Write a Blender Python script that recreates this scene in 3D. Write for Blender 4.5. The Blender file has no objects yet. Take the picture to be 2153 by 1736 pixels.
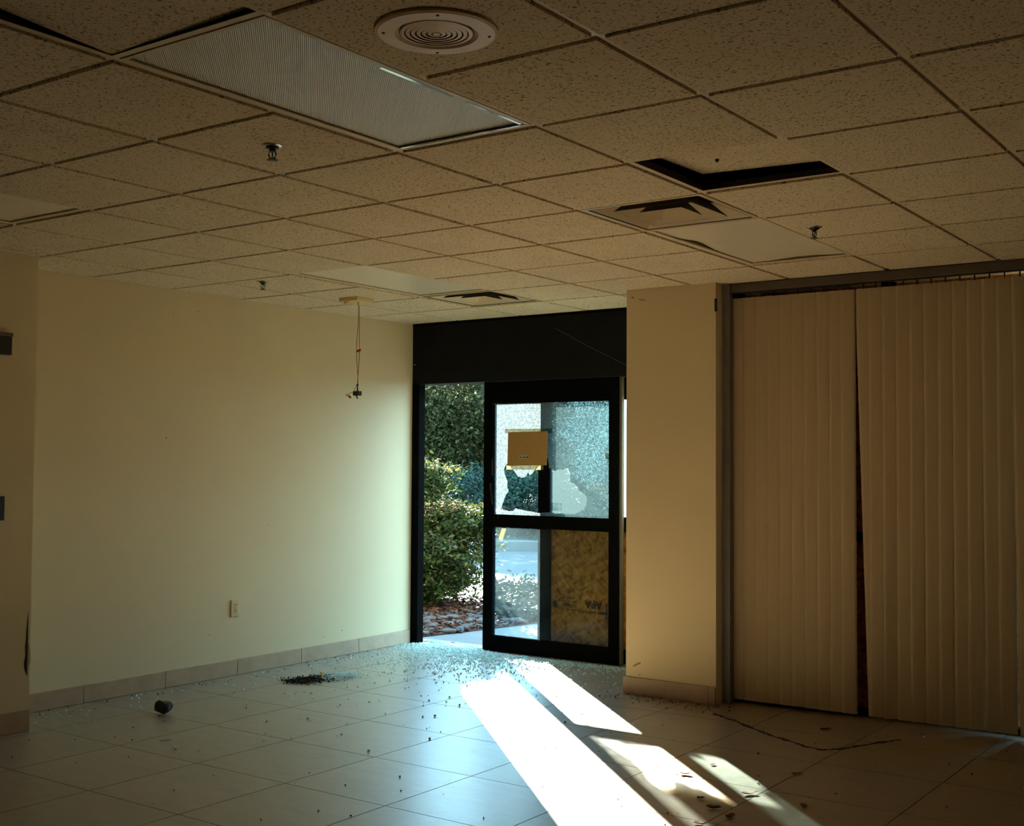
import bpy, bmesh, math, random
import numpy as np
from mathutils import Vector, Matrix, Euler
from mathutils.geometry import delaunay_2d_cdt

random.seed(7)
rng = np.random.default_rng(7)
S = bpy.context.scene
COL = S.collection

# ------------------------------------------------------------------ camera
cam_d = bpy.data.cameras.new('camera')
cam_d.sensor_fit = 'HORIZONTAL'
cam_d.sensor_width = 36.0
cam_d.lens = 2533.24 * 36.0 / 2153.0
cam_d.clip_start = 0.05
cam_d.clip_end = 300
cam = bpy.data.objects.new('camera', cam_d)
COL.objects.link(cam)
R_ = Vector((0.81495859, 0.57948794, 0.00601945))
U_ = Vector((0.01802067, -0.03572245, 0.99919926))
F_ = Vector((-0.57923895, 0.81419754, 0.03955508))
m = Matrix((R_, U_, -F_)).transposed().to_4x4()
m.translation = Vector((1.6339, -3.2872, 1.487))
cam.matrix_world = m
S.camera = cam

# ------------------------------------------------------------------ world, sun, exposure
world = bpy.data.worlds.new('world')
S.world = world
world.use_nodes = True
wn = world.node_tree
wn.nodes.clear()
w_out = wn.nodes.new('ShaderNodeOutputWorld')
w_bg = wn.nodes.new('ShaderNodeBackground')
w_tc = wn.nodes.new('ShaderNodeTexCoord')
w_sep = wn.nodes.new('ShaderNodeSeparateXYZ')
w_ramp = wn.nodes.new('ShaderNodeValToRGB')
w_ramp.color_ramp.elements[0].position = 0.0
w_ramp.color_ramp.elements[0].color = (0.46, 0.84, 1.0, 1)
w_ramp.color_ramp.elements[1].position = 0.8
w_ramp.color_ramp.elements[1].color = (0.30, 0.66, 0.95, 1)
wn.links.new(w_tc.outputs['Generated'], w_sep.inputs[0])
wn.links.new(w_sep.outputs['Z'], w_ramp.inputs['Fac'])
wn.links.new(w_ramp.outputs['Color'], w_bg.inputs['Color'])
wn.links.new(w_bg.outputs['Background'], w_out.inputs['Surface'])
w_bg.inputs['Strength'].default_value = 12.5

sun_d = bpy.data.lights.new('sun', 'SUN')
sun_d.energy = 116.0
sun_d.color = (1.0, 0.93, 0.79)
sun_d.angle = math.radians(0.6)
sun = bpy.data.objects.new('sun', sun_d)
COL.objects.link(sun)
sun.location = (-12, 12, 8)
sun_dir = Vector((1.043, -1.0, 0.0)).normalized() * math.cos(math.radians(20))
sun_dir.z = -math.sin(math.radians(20))
sun.rotation_euler = sun_dir.to_track_quat('-Z', 'Y').to_euler()

S.view_settings.view_transform = 'Standard'
S.view_settings.look = 'None'
S.view_settings.exposure = -0.2
S.view_settings.gamma = 1.0
S.view_settings.use_curve_mapping = False
cy = S.cycles
cy.max_bounces = 8
cy.diffuse_bounces = 4
cy.glossy_bounces = 2
cy.transmission_bounces = 4
cy.transparent_max_bounces = 10
cy.caustics_reflective = False
cy.caustics_refractive = False
cy.sample_clamp_indirect = 6.0
cy.use_denoising = True
cy.use_adaptive_sampling = True
cy.adaptive_threshold = 0.05
cy.use_light_tree = False
world.cycles.sampling_method = 'MANUAL'
world.cycles.sample_map_resolution = 64
cy.adaptive_min_samples = 32

# ------------------------------------------------------------------ material helpers
def new_mat(name):
    mt = bpy.data.materials.new(name)
    mt.use_nodes = True
    nt = mt.node_tree
    nt.nodes.clear()
    out = nt.nodes.new('ShaderNodeOutputMaterial')
    return mt, nt, out

def N(nt, t, **kw):
    n = nt.nodes.new('ShaderNode' + t)
    for k, v in kw.items():
        if k in n.inputs:
            n.inputs[k].default_value = v
        else:
            setattr(n, k, v)
    return n

def c4(c):
    return (c[0], c[1], c[2], 1.0)

def coords(nt, randomize=True):
    tc = N(nt, 'TexCoord')
    if not randomize:
        return tc.outputs['Object']
    oi = N(nt, 'ObjectInfo')
    mul = N(nt, 'Math', operation='MULTIPLY')
    mul.inputs[1].default_value = 37.0
    nt.links.new(oi.outputs['Random'], mul.inputs[0])
    add = N(nt, 'VectorMath', operation='ADD')
    nt.links.new(tc.outputs['Object'], add.inputs[0])
    nt.links.new(mul.outputs[0], add.inputs[1])
    return add.outputs[0]

def ramp(nt, src, stops):
    r = N(nt, 'ValToRGB')
    els = r.color_ramp.elements
    while len(els) < len(stops):
        els.new(0.5)
    for e, (p, c) in zip(els, stops):
        e.position = p
        e.color = c4(c) if len(c) == 3 else c
    nt.links.new(src, r.inputs['Fac'])
    return r.outputs['Color']

def simple(name, base, rough=0.6, metal=0.0, var=0.08, scale=12.0, bump=0.0, bscale=60.0, spec=0.5, objrand=0.0):
    """Plain paint, plastic or metal: base colour broken up by low noise, optional fine bump."""
    mt, nt, out = new_mat(name)
    b = N(nt, 'BsdfPrincipled')
    b.inputs['Roughness'].default_value = rough
    b.inputs['Metallic'].default_value = metal
    b.inputs['Specular IOR Level'].default_value = spec
    co = coords(nt)
    nz = N(nt, 'TexNoise', Scale=scale, Detail=4.0, Roughness=0.6)
    nt.links.new(co, nz.inputs['Vector'])
    lo = tuple(max(0, v * (1 - var)) for v in base)
    hi = tuple(min(1, v * (1 + var)) for v in base)
    col = ramp(nt, nz.outputs['Fac'], [(0.3, lo), (0.7, hi)])
    if objrand:
        oi = N(nt, 'ObjectInfo')
        mr = N(nt, 'MapRange')
        mr.inputs['To Min'].default_value = 1 - objrand
        mr.inputs['To Max'].default_value = 1 + objrand
        nt.links.new(oi.outputs['Random'], mr.inputs['Value'])
        hsv = N(nt, 'HueSaturation')
        nt.links.new(mr.outputs[0], hsv.inputs['Value'])
        nt.links.new(col, hsv.inputs['Color'])
        col = hsv.outputs['Color']
    nt.links.new(col, b.inputs['Base Color'])
    if bump:
        n2 = N(nt, 'TexNoise', Scale=bscale, Detail=3.0)
        nt.links.new(co, n2.inputs['Vector'])
        bp = N(nt, 'Bump', Strength=bump, Distance=0.002)
        nt.links.new(n2.outputs['Fac'], bp.inputs['Height'])
        nt.links.new(bp.outputs['Normal'], b.inputs['Normal'])
    nt.links.new(b.outputs[0], out.inputs['Surface'])
    return mt

M = {}
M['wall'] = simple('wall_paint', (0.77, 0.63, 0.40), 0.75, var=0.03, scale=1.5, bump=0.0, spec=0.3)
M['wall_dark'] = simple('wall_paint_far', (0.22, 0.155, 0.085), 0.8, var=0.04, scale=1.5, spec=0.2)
M['tee'] = simple('painted_steel_tee', (0.80, 0.67, 0.46), 0.5, var=0.04, scale=4, spec=0.4)
M['black'] = simple('dark_bronze_aluminium', (0.005, 0.005, 0.005), 1.0, var=0.2, scale=9, spec=0.0)
M['header'] = simple('black_header_panel', (0.008, 0.008, 0.008), 0.7, var=0.25, scale=5, spec=0.15)
M['alu'] = simple('grey_aluminium', (0.24, 0.24, 0.22), 0.5, metal=0.5, var=0.1, scale=9)
M['rail'] = simple('brown_headrail', (0.13, 0.10, 0.075), 0.6, var=0.1, scale=8)
M['yellow'] = simple('yellowed_plastic', (0.78, 0.58, 0.30), 0.5, var=0.08, scale=20)
M['outlet'] = simple('ivory_plastic', (0.70, 0.55, 0.30), 0.45, var=0.04)
M['slot'] = simple('dark_slot', (0.02, 0.017, 0.012), 0.7)
M['sprinkler'] = simple('dark_sprinkler_metal', (0.05, 0.05, 0.045), 0.4, metal=0.6)
M['chrome'] = simple('escutcheon_metal', (0.55, 0.54, 0.5), 0.25, metal=0.9)
M['vent'] = simple('beige_vent_enamel', (0.80, 0.57, 0.33), 0.5, var=0.08, scale=14)
M['diffuser'] = simple('enamelled_diffuser', (0.78, 0.64, 0.44), 0.22, var=0.05, scale=6, spec=0.6)
M['duct_shade'] = simple('duct_and_cone_shade', (0.03, 0.025, 0.02), 0.8)
M['wire'] = simple('red_wire', (0.30, 0.10, 0.055), 0.5)
M['wire_nut'] = simple('red_wire_nut', (0.50, 0.05, 0.03), 0.4)
M['darkplastic'] = simple('dark_plastic', (0.03, 0.025, 0.02), 0.5)
M['sign'] = simple('dark_wall_box', (0.02, 0.018, 0.016), 0.5)
M['rock'] = simple('dark_rock', (0.045, 0.033, 0.024), 0.9, var=0.4, scale=30, bump=0.6, bscale=60)
M['dirt'] = simple('dark_dirt', (0.035, 0.026, 0.018), 0.95, var=0.5, scale=80)
M['stain'] = simple('dried_mud', (0.03, 0.022, 0.015), 0.95, var=0.4, scale=50)
M['scuff'] = simple('brown_scuff', (0.34, 0.25, 0.13), 0.9, var=0.3, scale=60)
M['leaf_brown'] = simple('dry_brown_leaf', (0.16, 0.07, 0.03), 0.8, var=0.4, scale=40)
M['leaf_yellow'] = simple('dry_yellow_leaf', (0.55, 0.30, 0.06), 0.7, var=0.2, scale=40)
M['tape'] = None
M['cardboard'] = simple('brown_cardboard', (0.46, 0.25, 0.075), 0.8, var=0.1, scale=70, bump=0.1)
M['ink'] = simple('dark_ink', (0.03, 0.028, 0.03), 0.8)
M['wood_edge'] = simple('pale_cut_wood', (0.11, 0.085, 0.055), 0.8, var=0.2, scale=30)
M['label_white'] = simple('pale_label', (0.55, 0.52, 0.45), 0.7)
M['paper'] = simple('white_sticker', (0.8, 0.82, 0.8), 0.7)
M['concrete'] = simple('pale_concrete', (0.09, 0.09, 0.087), 0.9, var=0.12, scale=3, bump=0.3, bscale=90)
M['asphalt'] = simple('pale_asphalt', (0.026, 0.028, 0.03), 0.9, var=0.1, scale=2, bump=0.3, bscale=120)
M['kerb'] = simple('kerb_concrete', (0.06, 0.068, 0.07), 0.9, var=0.15, scale=5)
M['lawn'] = simple('far_grass', (0.025, 0.033, 0.015), 0.95, var=0.4, scale=2)
M['soil'] = simple('red_brown_mulch', (0.03, 0.013, 0.008), 0.95, var=0.6, scale=60, bump=0.8, bscale=70)
M['stone'] = simple('grey_bed_stone', (0.042, 0.036, 0.032), 0.85, var=0.25, scale=20, objrand=0.35)
M['bark'] = simple('tree_bark', (0.07, 0.05, 0.035), 0.95, var=0.3, scale=30, bump=0.6)
M['exterior'] = simple('exterior_stucco', (0.5, 0.44, 0.36), 0.9, var=0.05)
M['deck'] = simple('dark_roof_deck', (0.05, 0.045, 0.04), 0.9)
M['grout'] = simple('dark_grout', (0.045, 0.03, 0.02), 0.95, var=0.3, scale=30)

def mat_ceiling_tile():
    mt, nt, out = new_mat('fissured_ceiling_tile')
    b = N(nt, 'BsdfPrincipled')
    b.inputs['Roughness'].default_value = 0.95
    b.inputs['Specular IOR Level'].default_value = 0.1
    co = coords(nt)
    # short wormy fissures: distorted noise, thin dark threshold
    n1 = N(nt, 'TexNoise', Scale=105.0, Detail=2.0, Roughness=0.55, Distortion=0.7)
    nt.links.new(co, n1.inputs['Vector'])
    f1 = ramp(nt, n1.outputs['Fac'], [(0.355, (0.30, 0.27, 0.22)), (0.425, (1, 1, 1))])
    n2 = N(nt, 'TexNoise', Scale=3.0, Detail=3.0)
    nt.links.new(co, n2.inputs['Vector'])
    f2 = ramp(nt, n2.outputs['Fac'], [(0.3, (0.78, 0.655, 0.465)), (0.7, (0.83, 0.71, 0.52))])
    mx = N(nt, 'Mix', data_type='RGBA', blend_type='MULTIPLY')
    mx.inputs[0].default_value = 1.0
    nt.links.new(f2, mx.inputs[6])
    nt.links.new(f1, mx.inputs[7])
    nt.links.new(mx.outputs[2], b.inputs['Base Color'])
    nt.links.new(b.outputs[0], out.inputs['Surface'])
    return mt
M['ctile'] = mat_ceiling_tile()

def mat_floor_tile():
    mt, nt, out = new_mat('beige_stone_floor_tile')
    b = N(nt, 'BsdfPrincipled')
    b.inputs['Specular IOR Level'].default_value = 0.7
    b.inputs['Coat Weight'].default_value = 0.8
    b.inputs['Coat IOR'].default_value = 1.55
    b.inputs['Coat Roughness'].default_value = 0.32
    co = coords(nt)
    mp = N(nt, 'Mapping')
    mp.inputs['Scale'].default_value = (1.0, 3.2, 1.0)
    nt.links.new(co, mp.inputs['Vector'])
    n1 = N(nt, 'TexNoise', Scale=5.0, Detail=6.0, Roughness=0.65, Distortion=0.6)
    nt.links.new(mp.outputs[0], n1.inputs['Vector'])
    base = ramp(nt, n1.outputs['Fac'], [(0.30, (0.245, 0.185, 0.118)), (0.5, (0.30, 0.232, 0.15)), (0.75, (0.335, 0.265, 0.178))])
    # smudges of dried dirt with a shape of their own
    n2 = N(nt, 'TexNoise', Scale=9.0, Detail=8.0, Roughness=0.75, Distortion=1.4)
    nt.links.new(co, n2.inputs['Vector'])
    sm = ramp(nt, n2.outputs['Fac'], [(0.60, (1, 1, 1)), (0.72, (0.72, 0.68, 0.62))])
    mx = N(nt, 'Mix', data_type='RGBA', blend_type='MULTIPLY')
    mx.inputs[0].default_value = 1.0
    nt.links.new(base, mx.inputs[6])
    nt.links.new(sm, mx.inputs[7])
    oi = N(nt, 'ObjectInfo')
    mr = N(nt, 'MapRange')
    mr.inputs['To Min'].default_value = 0.95
    mr.inputs['To Max'].default_value = 1.05
    nt.links.new(oi.outputs['Random'], mr.inputs['Value'])
    hsv = N(nt, 'HueSaturation')
    nt.links.new(mr.outputs[0], hsv.inputs['Value'])
    nt.links.new(mx.outputs[2], hsv.inputs['Color'])
    nt.links.new(hsv.outputs['Color'], b.inputs['Base Color'])
    rr = N(nt, 'MapRange')
    rr.inputs['To Min'].default_value = 0.30
    rr.inputs['To Max'].default_value = 0.55
    nt.links.new(n2.outputs['Fac'], rr.inputs['Value'])
    nt.links.new(rr.outputs[0], b.inputs['Roughness'])
    nt.links.new(b.outputs[0], out.inputs['Surface'])
    return mt
M['ftile'] = mat_floor_tile()
M['basetile'] = simple('beige_base_tile', (0.48, 0.34, 0.22), 0.5, var=0.1, scale=9, objrand=0.04)

def mat_lens():
    mt, nt, out = new_mat('prismatic_acrylic_lens')
    b = N(nt, 'BsdfPrincipled')
    b.inputs['Base Color'].default_value = (0.80, 0.72, 0.57, 1)
    b.inputs['Roughness'].default_value = 0.35
    b.inputs['Specular IOR Level'].default_value = 0.4
    tc = N(nt, 'TexCoord')
    sep = N(nt, 'SeparateXYZ')
    nt.links.new(tc.outputs['Object'], sep.inputs[0])
    ad = N(nt, 'Math', operation='ADD')
    nt.links.new(sep.outputs['X'], ad.inputs[0])
    nt.links.new(sep.outputs['Y'], ad.inputs[1])
    mu = N(nt, 'Math', operation='MULTIPLY')
    mu.inputs[1].default_value = 2 * math.pi / 0.0078
    nt.links.new(ad.outputs[0], mu.inputs[0])
    si = N(nt, 'Math', operation='SINE')
    nt.links.new(mu.outputs[0], si.inputs[0])
    col = ramp(nt, si.outputs[0], [(0.0, (0.50, 0.43, 0.32)), (0.6, (0.88, 0.82, 0.68))])
    mr = N(nt, 'MapRange')
    mr.inputs['From Min'].default_value = -1
    nt.links.new(si.outputs[0], mr.inputs['Value'])
    nt.links.new(ramp(nt, mr.outputs[0], [(0.25, (0.36, 0.29, 0.20)), (0.75, (0.98, 0.90, 0.73))]), b.inputs['Base Color'])
    bp = N(nt, 'Bump', Strength=0.35, Distance=0.002)
    nt.links.new(mr.outputs[0], bp.inputs['Height'])
    nt.links.new(bp.outputs['Normal'], b.inputs['Normal'])
    nt.links.new(b.outputs[0], out.inputs['Surface'])
    return mt
M['lens'] = mat_lens()
M['lens_plain'] = simple('satin_acrylic_lens', (0.84, 0.77, 0.62), 0.3, var=0.02, scale=3, spec=0.6)
M['lens_edge'] = simple('bright_lens_edge', (0.75, 0.8, 0.8), 0.12, metal=0.8, var=0.05)

def mat_blind():
    mt, nt, out = new_mat('cream_vertical_blind_vinyl')
    b = N(nt, 'BsdfPrincipled')
    b.inputs['Roughness'].default_value = 0.6
    b.inputs['Specular IOR Level'].default_value = 0.3
    co = coords(nt)
    mp = N(nt, 'Mapping')
    mp.inputs['Scale'].default_value = (60, 60, 0.6)
    nt.links.new(co, mp.inputs['Vector'])
    nz = N(nt, 'TexNoise', Scale=3.0, Detail=3.0)
    nt.links.new(mp.outputs[0], nz.inputs['Vector'])
    col = ramp(nt, nz.outputs['Fac'], [(0.3, (0.56, 0.43, 0.26)), (0.7, (0.63, 0.49, 0.31))])
    nt.links.new(col, b.inputs['Base Color'])
    tr = N(nt, 'BsdfTranslucent', Color=(0.7, 0.55, 0.33, 1))
    mx = N(nt, 'MixShader', Fac=0.12)
    nt.links.new(b.outputs[0], mx.inputs[1])
    nt.links.new(tr.outputs[0], mx.inputs[2])
    nt.links.new(mx.outputs[0], out.inputs['Surface'])
    return mt
M['blind'] = mat_blind()

def mat_osb():
    mt, nt, out = new_mat('oriented_strand_board')
    b = N(nt, 'BsdfPrincipled')
    b.inputs['Roughness'].default_value = 0.8
    b.inputs['Specular IOR Level'].default_value = 0.2
    tc = N(nt, 'TexCoord')
    cols = None
    for k, (ang, sc, dist) in enumerate([(0.5, (11, 1, 42), 1.2), (-0.75, (12, 1, 46), 1.4), (1.45, (11, 1, 40), 1.0)]):
        rt = N(nt, 'Mapping')
        rt.inputs['Rotation'].default_value = (0, ang, 0)
        nt.links.new(tc.outputs['Object'], rt.inputs['Vector'])
        mp = N(nt, 'Mapping')
        mp.inputs['Scale'].default_value = sc
        nt.links.new(rt.outputs[0], mp.inputs['Vector'])
        v = N(nt, 'TexVoronoi', Scale=1.0, Randomness=1.0)
        nt.links.new(mp.outputs[0], v.inputs['Vector'])
        c = ramp(nt, v.outputs['Color'], [(0.15, (0.16, 0.036, 0.005)), (0.4, (0.60, 0.19, 0.03)), (0.6, (0.80, 0.30, 0.05)), (0.85, (1.0, 0.46, 0.10))])
        if cols is None:
            cols = c
        else:
            mx = N(nt, 'Mix', data_type='RGBA')
            mx.inputs[0].default_value = 0.45 if k == 1 else 0.30
            nt.links.new(cols, mx.inputs[6])
            nt.links.new(c, mx.inputs[7])
            cols = mx.outputs[2]
    nt.links.new(cols, b.inputs['Base Color'])
    tr = N(nt, 'BsdfTranslucent', Color=(0.55, 0.18, 0.03, 1))
    ms = N(nt, 'MixShader', Fac=0.0)
    nt.links.new(b.outputs[0], ms.inputs[1])
    nt.links.new(tr.outputs[0], ms.inputs[2])
    nt.links.new(ms.outputs[0], out.inputs['Surface'])
    return mt
M['osb'] = mat_osb()

def mat_crazed():
    """Tempered glass shattered into small cells but still hanging together."""
    mt, nt, out = new_mat('crazed_tempered_glass')
    tc = N(nt, 'TexCoord')
    v = N(nt, 'TexVoronoi', Scale=125.0)
    nt.links.new(tc.outputs['Object'], v.inputs['Vector'])
    ve = N(nt, 'TexVoronoi', Scale=125.0, feature='DISTANCE_TO_EDGE')
    nt.links.new(tc.outputs['Object'], ve.inputs['Vector'])
    sep = N(nt, 'SeparateColor')
    nt.links.new(v.outputs['Color'], sep.inputs[0])
    cell = N(nt, 'MapRange')                   # per-cell clearness
    cell.inputs['From Min'].default_value = 0.15
    cell.inputs['To Min'].default_value = 0.0
    cell.inputs['To Max'].default_value = 0.30
    nt.links.new(sep.outputs[0], cell.inputs['Value'])
    edge = N(nt, 'MapRange')                   # cracks scatter everything
    edge.inputs['From Max'].default_value = 0.12
    nt.links.new(ve.outputs['Distance'], edge.inputs['Value'])
    fac = N(nt, 'Math', operation='MULTIPLY')
    nt.links.new(cell.outputs[0], fac.inputs[0])
    nt.links.new(edge.outputs[0], fac.inputs[1])
    tcol = ramp(nt, sep.outputs[1], [(0.0, (0.024, 0.034, 0.038)), (1.0, (0.058, 0.074, 0.079))])
    trl = N(nt, 'BsdfTranslucent')
    nt.links.new(tcol, trl.inputs['Color'])
    dif = N(nt, 'BsdfDiffuse', Color=(0.4, 0.5, 0.5, 1))
    glo = N(nt, 'BsdfGlossy', Color=(0.9, 0.97, 0.97, 1), Roughness=0.2)
    m0 = N(nt, 'MixShader', Fac=0.12)
    nt.links.new(trl.outputs[0], m0.inputs[1])
    nt.links.new(dif.outputs[0], m0.inputs[2])
    m1 = N(nt, 'MixShader', Fac=0.06)
    nt.links.new(m0.outputs[0], m1.inputs[1])
    nt.links.new(glo.outputs[0], m1.inputs[2])
    trn = N(nt, 'BsdfTransparent', Color=(0.82, 0.97, 0.95, 1))
    m2 = N(nt, 'MixShader')
    nt.links.new(fac.outputs[0], m2.inputs['Fac'])
    nt.links.new(m1.outputs[0], m2.inputs[1])
    nt.links.new(trn.outputs[0], m2.inputs[2])
    nt.links.new(m2.outputs[0], out.inputs['Surface'])
    return mt
M['crazed'] = mat_crazed()

def mat_pane(name, tint, veil, veil_col, nscale=4.0, gloss=0.05, vlo=0.6, vhi=1.4):
    """Dusty flat pane: mostly see-through, with a scattering film of dust."""
    mt, nt, out = new_mat(name)
    tc = N(nt, 'TexCoord')
    nz = N(nt, 'TexNoise', Scale=nscale, Detail=7.0, Roughness=0.65, Distortion=0.5)
    nt.links.new(tc.outputs['Object'], nz.inputs['Vector'])
    mr = N(nt, 'MapRange')
    mr.inputs['From Min'].default_value = 0.3
    mr.inputs['From Max'].default_value = 0.7
    mr.inputs['To Min'].default_value = veil * vlo
    mr.inputs['To Max'].default_value = veil * vhi
    nt.links.new(nz.outputs['Fac'], mr.inputs['Value'])
    trn = N(nt, 'BsdfTransparent', Color=c4(tint))
    trl = N(nt, 'BsdfTranslucent', Color=c4(veil_col))
    glo = N(nt, 'BsdfGlossy', Color=(1, 1, 1, 1), Roughness=0.05)
    m1 = N(nt, 'MixShader')
    nt.links.new(mr.outputs[0], m1.inputs['Fac'])
    nt.links.new(trn.outputs[0], m1.inputs[1])
    nt.links.new(trl.outputs[0], m1.inputs[2])
    m2 = N(nt, 'MixShader', Fac=gloss)
    nt.links.new(m1.outputs[0], m2.inputs[1])
    nt.links.new(glo.outputs[0], m2.inputs[2])
    nt.links.new(m2.outputs[0], out.inputs['Surface'])
    return mt
M['dusty'] = mat_pane('dusty_clear_glass', (0.88, 0.95, 0.97), 0.05, (0.08, 0.12, 0.135), gloss=0.02)
M['film'] = mat_pane('teal_filmed_glass', (0.78, 0.92, 0.93), 0.42, (0.045, 0.060, 0.062), nscale=2.5, vlo=0.8, vhi=1.25)
M['tape'] = mat_pane('masking_tape', (0.92, 0.86, 0.70), 0.40, (0.14, 0.12, 0.075), nscale=30, gloss=0.02)
M['sticker'] = mat_pane('white_paper_sticker', (0.8, 0.85, 0.86), 0.7, (0.13, 0.155, 0.16), nscale=20, gloss=0.01)
M['window_glass'] = mat_pane('window_glass', (0.93, 0.95, 0.95), 0.01, (0.5, 0.6, 0.6), gloss=0.015)

def mat_crumb():
    mt, nt, out = new_mat('broken_glass_crumbs')
    b = N(nt, 'BsdfPrincipled')
    g = N(nt, 'NewGeometry')
    col = ramp(nt, g.outputs['Random Per Island'], [(0.0, (0.55, 0.75, 0.74)), (0.5, (0.80, 0.94, 0.94)), (1.0, (0.97, 1.0, 1.0))])
    nt.links.new(col, b.inputs['Base Color'])
    b.inputs['Roughness'].default_value = 0.08
    b.inputs['Specular IOR Level'].default_value = 0.9
    trn = N(nt, 'BsdfTranslucent', Color=(0.88, 0.93, 0.90, 1))
    ms = N(nt, 'MixShader', Fac=0.5)
    nt.links.new(b.outputs[0], ms.inputs[1])
    nt.links.new(trn.outputs[0], ms.inputs[2])
    nt.links.new(ms.outputs[0], out.inputs['Surface'])
    return mt
M['crumb'] = mat_crumb()

def mat_leaf(name, c0, c1, c2, trans=0.45):
    mt, nt, out = new_mat(name)
    g = N(nt, 'NewGeometry')
    col = ramp(nt, g.outputs['Random Per Island'], [(0.0, c0), (0.6, c1), (1.0, c2)])
    d = N(nt, 'BsdfPrincipled')
    d.inputs['Roughness'].default_value = 0.6
    d.inputs['Specular IOR Level'].default_value = 0.12
    nt.links.new(col, d.inputs['Base Color'])
    t = N(nt, 'BsdfTranslucent')
    nt.links.new(col, t.inputs['Color'])
    ms = N(nt, 'MixShader', Fac=trans)
    nt.links.new(d.outputs[0], ms.inputs[1])
    nt.links.new(t.outputs[0], ms.inputs[2])
    nt.links.new(ms.outputs[0], out.inputs['Surface'])
    return mt
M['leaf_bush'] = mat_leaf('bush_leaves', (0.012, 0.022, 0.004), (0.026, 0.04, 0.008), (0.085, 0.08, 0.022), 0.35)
M['leaf_tip'] = mat_leaf('pale_rim_lit_leaves', (0.03, 0.03, 0.008), (0.09, 0.065, 0.028), (0.15, 0.10, 0.06), 0.4)  # pinkish top leaves, paled so their colour carries the rim light
M['leaf_tree'] = mat_leaf('oak_leaves', (0.014, 0.016, 0.005), (0.042, 0.044, 0.014), (0.13, 0.115, 0.045), 0.45)
M['leaf_shrub'] = mat_leaf('blue_green_shrub_leaves', (0.008, 0.02, 0.014), (0.015, 0.034, 0.023), (0.026, 0.05, 0.034), 0.25)
M['leaf_cover'] = mat_leaf('ground_cover_leaves', (0.006, 0.008, 0.005), (0.013, 0.017, 0.011), (0.030, 0.033, 0.025), 0.3)
M['chip'] = mat_leaf('mulch_chips', (0.025, 0.009, 0.005), (0.065, 0.022, 0.011), (0.11, 0.052, 0.03), 0.0)

# ------------------------------------------------------------------ mesh helpers
class MB:
    def __init__(self):
        self.v, self.f, self.mi, self.cur = [], [], [], 0
    def use(self, k):
        self.cur = k
        return self
    def add(self, vs, fs):
        o = len(self.v)
        self.v += [tuple(p) for p in vs]
        self.f += [tuple(i + o for i in f) for f in fs]
        self.mi += [self.cur] * len(fs)
        return self
    def box(self, x0, x1, y0, y1, z0, z1):
        vs = [(x, y, z) for z in (z0, z1) for y in (y0, y1) for x in (x0, x1)]
        return self.add(vs, [(0, 2, 3, 1), (4, 5, 7, 6), (0, 1, 5, 4), (2, 6, 7, 3), (0, 4, 6, 2), (1, 3, 7, 5)])
    def prism(self, poly, z0, z1):
        n = len(poly)
        vs = [(x, y, z0) for x, y in poly] + [(x, y, z1) for x, y in poly]
        fs = [tuple(reversed(range(n))), tuple(range(n, 2 * n))]
        fs += [(i, (i + 1) % n, n + (i + 1) % n, n + i) for i in range(n)]
        return self.add(vs, fs)
    def tube(self, pts, r, n=8, cap=True):
        pts = [Vector(p) for p in pts]
        rs = r if isinstance(r, (list, tuple)) else [r] * len(pts)
        vs, fs = [], []
        up = Vector((0, 0, 1))
        for i, p in enumerate(pts):
            t = (pts[min(i + 1, len(pts) - 1)] - pts[max(i - 1, 0)]).normalized()
            a = t.cross(up)
            if a.length < 1e-3:
                a = t.cross(Vector((1, 0, 0)))
            a.normalize()
            b = t.cross(a)
            for k in range(n):
                w = 2 * math.pi * k / n
                vs.append(p + (a * math.cos(w) + b * math.sin(w)) * rs[i])
        for i in range(len(pts) - 1):
            for k in range(n):
                fs.append((i * n + k, i * n + (k + 1) % n, (i + 1) * n + (k + 1) % n, (i + 1) * n + k))
        if cap:
            fs.append(tuple(reversed(range(n))))
            fs.append(tuple(range((len(pts) - 1) * n, len(pts) * n)))
        return self.add(vs, fs)
    def lathe(self, prof, n=32, c=(0, 0, 0)):
        """prof: (radius, z) list turned about the z axis through c."""
        vs, fs = [], []
        for r, z in prof:
            for k in range(n):
                w = 2 * math.pi * k / n
                vs.append((c[0] + r * math.cos(w), c[1] + r * math.sin(w), c[2] + z))
        for i in range(len(prof) - 1):
            for k in range(n):
                fs.append((i * n + k, i * n + (k + 1) % n, (i + 1) * n + (k + 1) % n, (i + 1) * n + k))
        return self.add(vs, fs)
    def mesh(self, name, mat, smooth=False):
        me = bpy.data.meshes.new(name)
        me.from_pydata(self.v, [], self.f)
        for mm in (mat if isinstance(mat, (list, tuple)) else [mat]):
            me.materials.append(mm)
        me.polygons.foreach_set('material_index', self.mi)
        bm = bmesh.new()
        bm.from_mesh(me)
        bmesh.ops.recalc_face_normals(bm, faces=bm.faces)
        bm.to_mesh(me)
        bm.free()
        if smooth:
            me.polygons.foreach_set('use_smooth', [True] * len(me.polygons))
        me.update()
        return me
    def build(self, name, mat, parent=None, smooth=False, bevel=0.0):
        return link(name, self.mesh(name, mat, smooth), parent, bevel)

def link(name, me, parent=None, bevel=0.0):
    o = bpy.data.objects.new(name, me)
    COL.objects.link(o)
    if parent is not None:
        o.parent = parent
    if bevel:
        bv = o.modifiers.new('bevel', 'BEVEL')
        bv.width = bevel
        bv.segments = 2
        bv.limit_method = 'ANGLE'
    return o

def empty(name, loc=(0, 0, 0), rz=0.0):
    o = bpy.data.objects.new(name, None)
    COL.objects.link(o)
    o.location = loc
    o.rotation_euler = (0, 0, rz)
    o.empty_display_size = 0.1
    return o

def tag(o, label, cat, group=None, kind=None):
    o['label'] = label
    if cat:
        o['category'] = cat
    if group:
        o['group'] = group
    if kind:
        o['kind'] = kind
    return o

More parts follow.
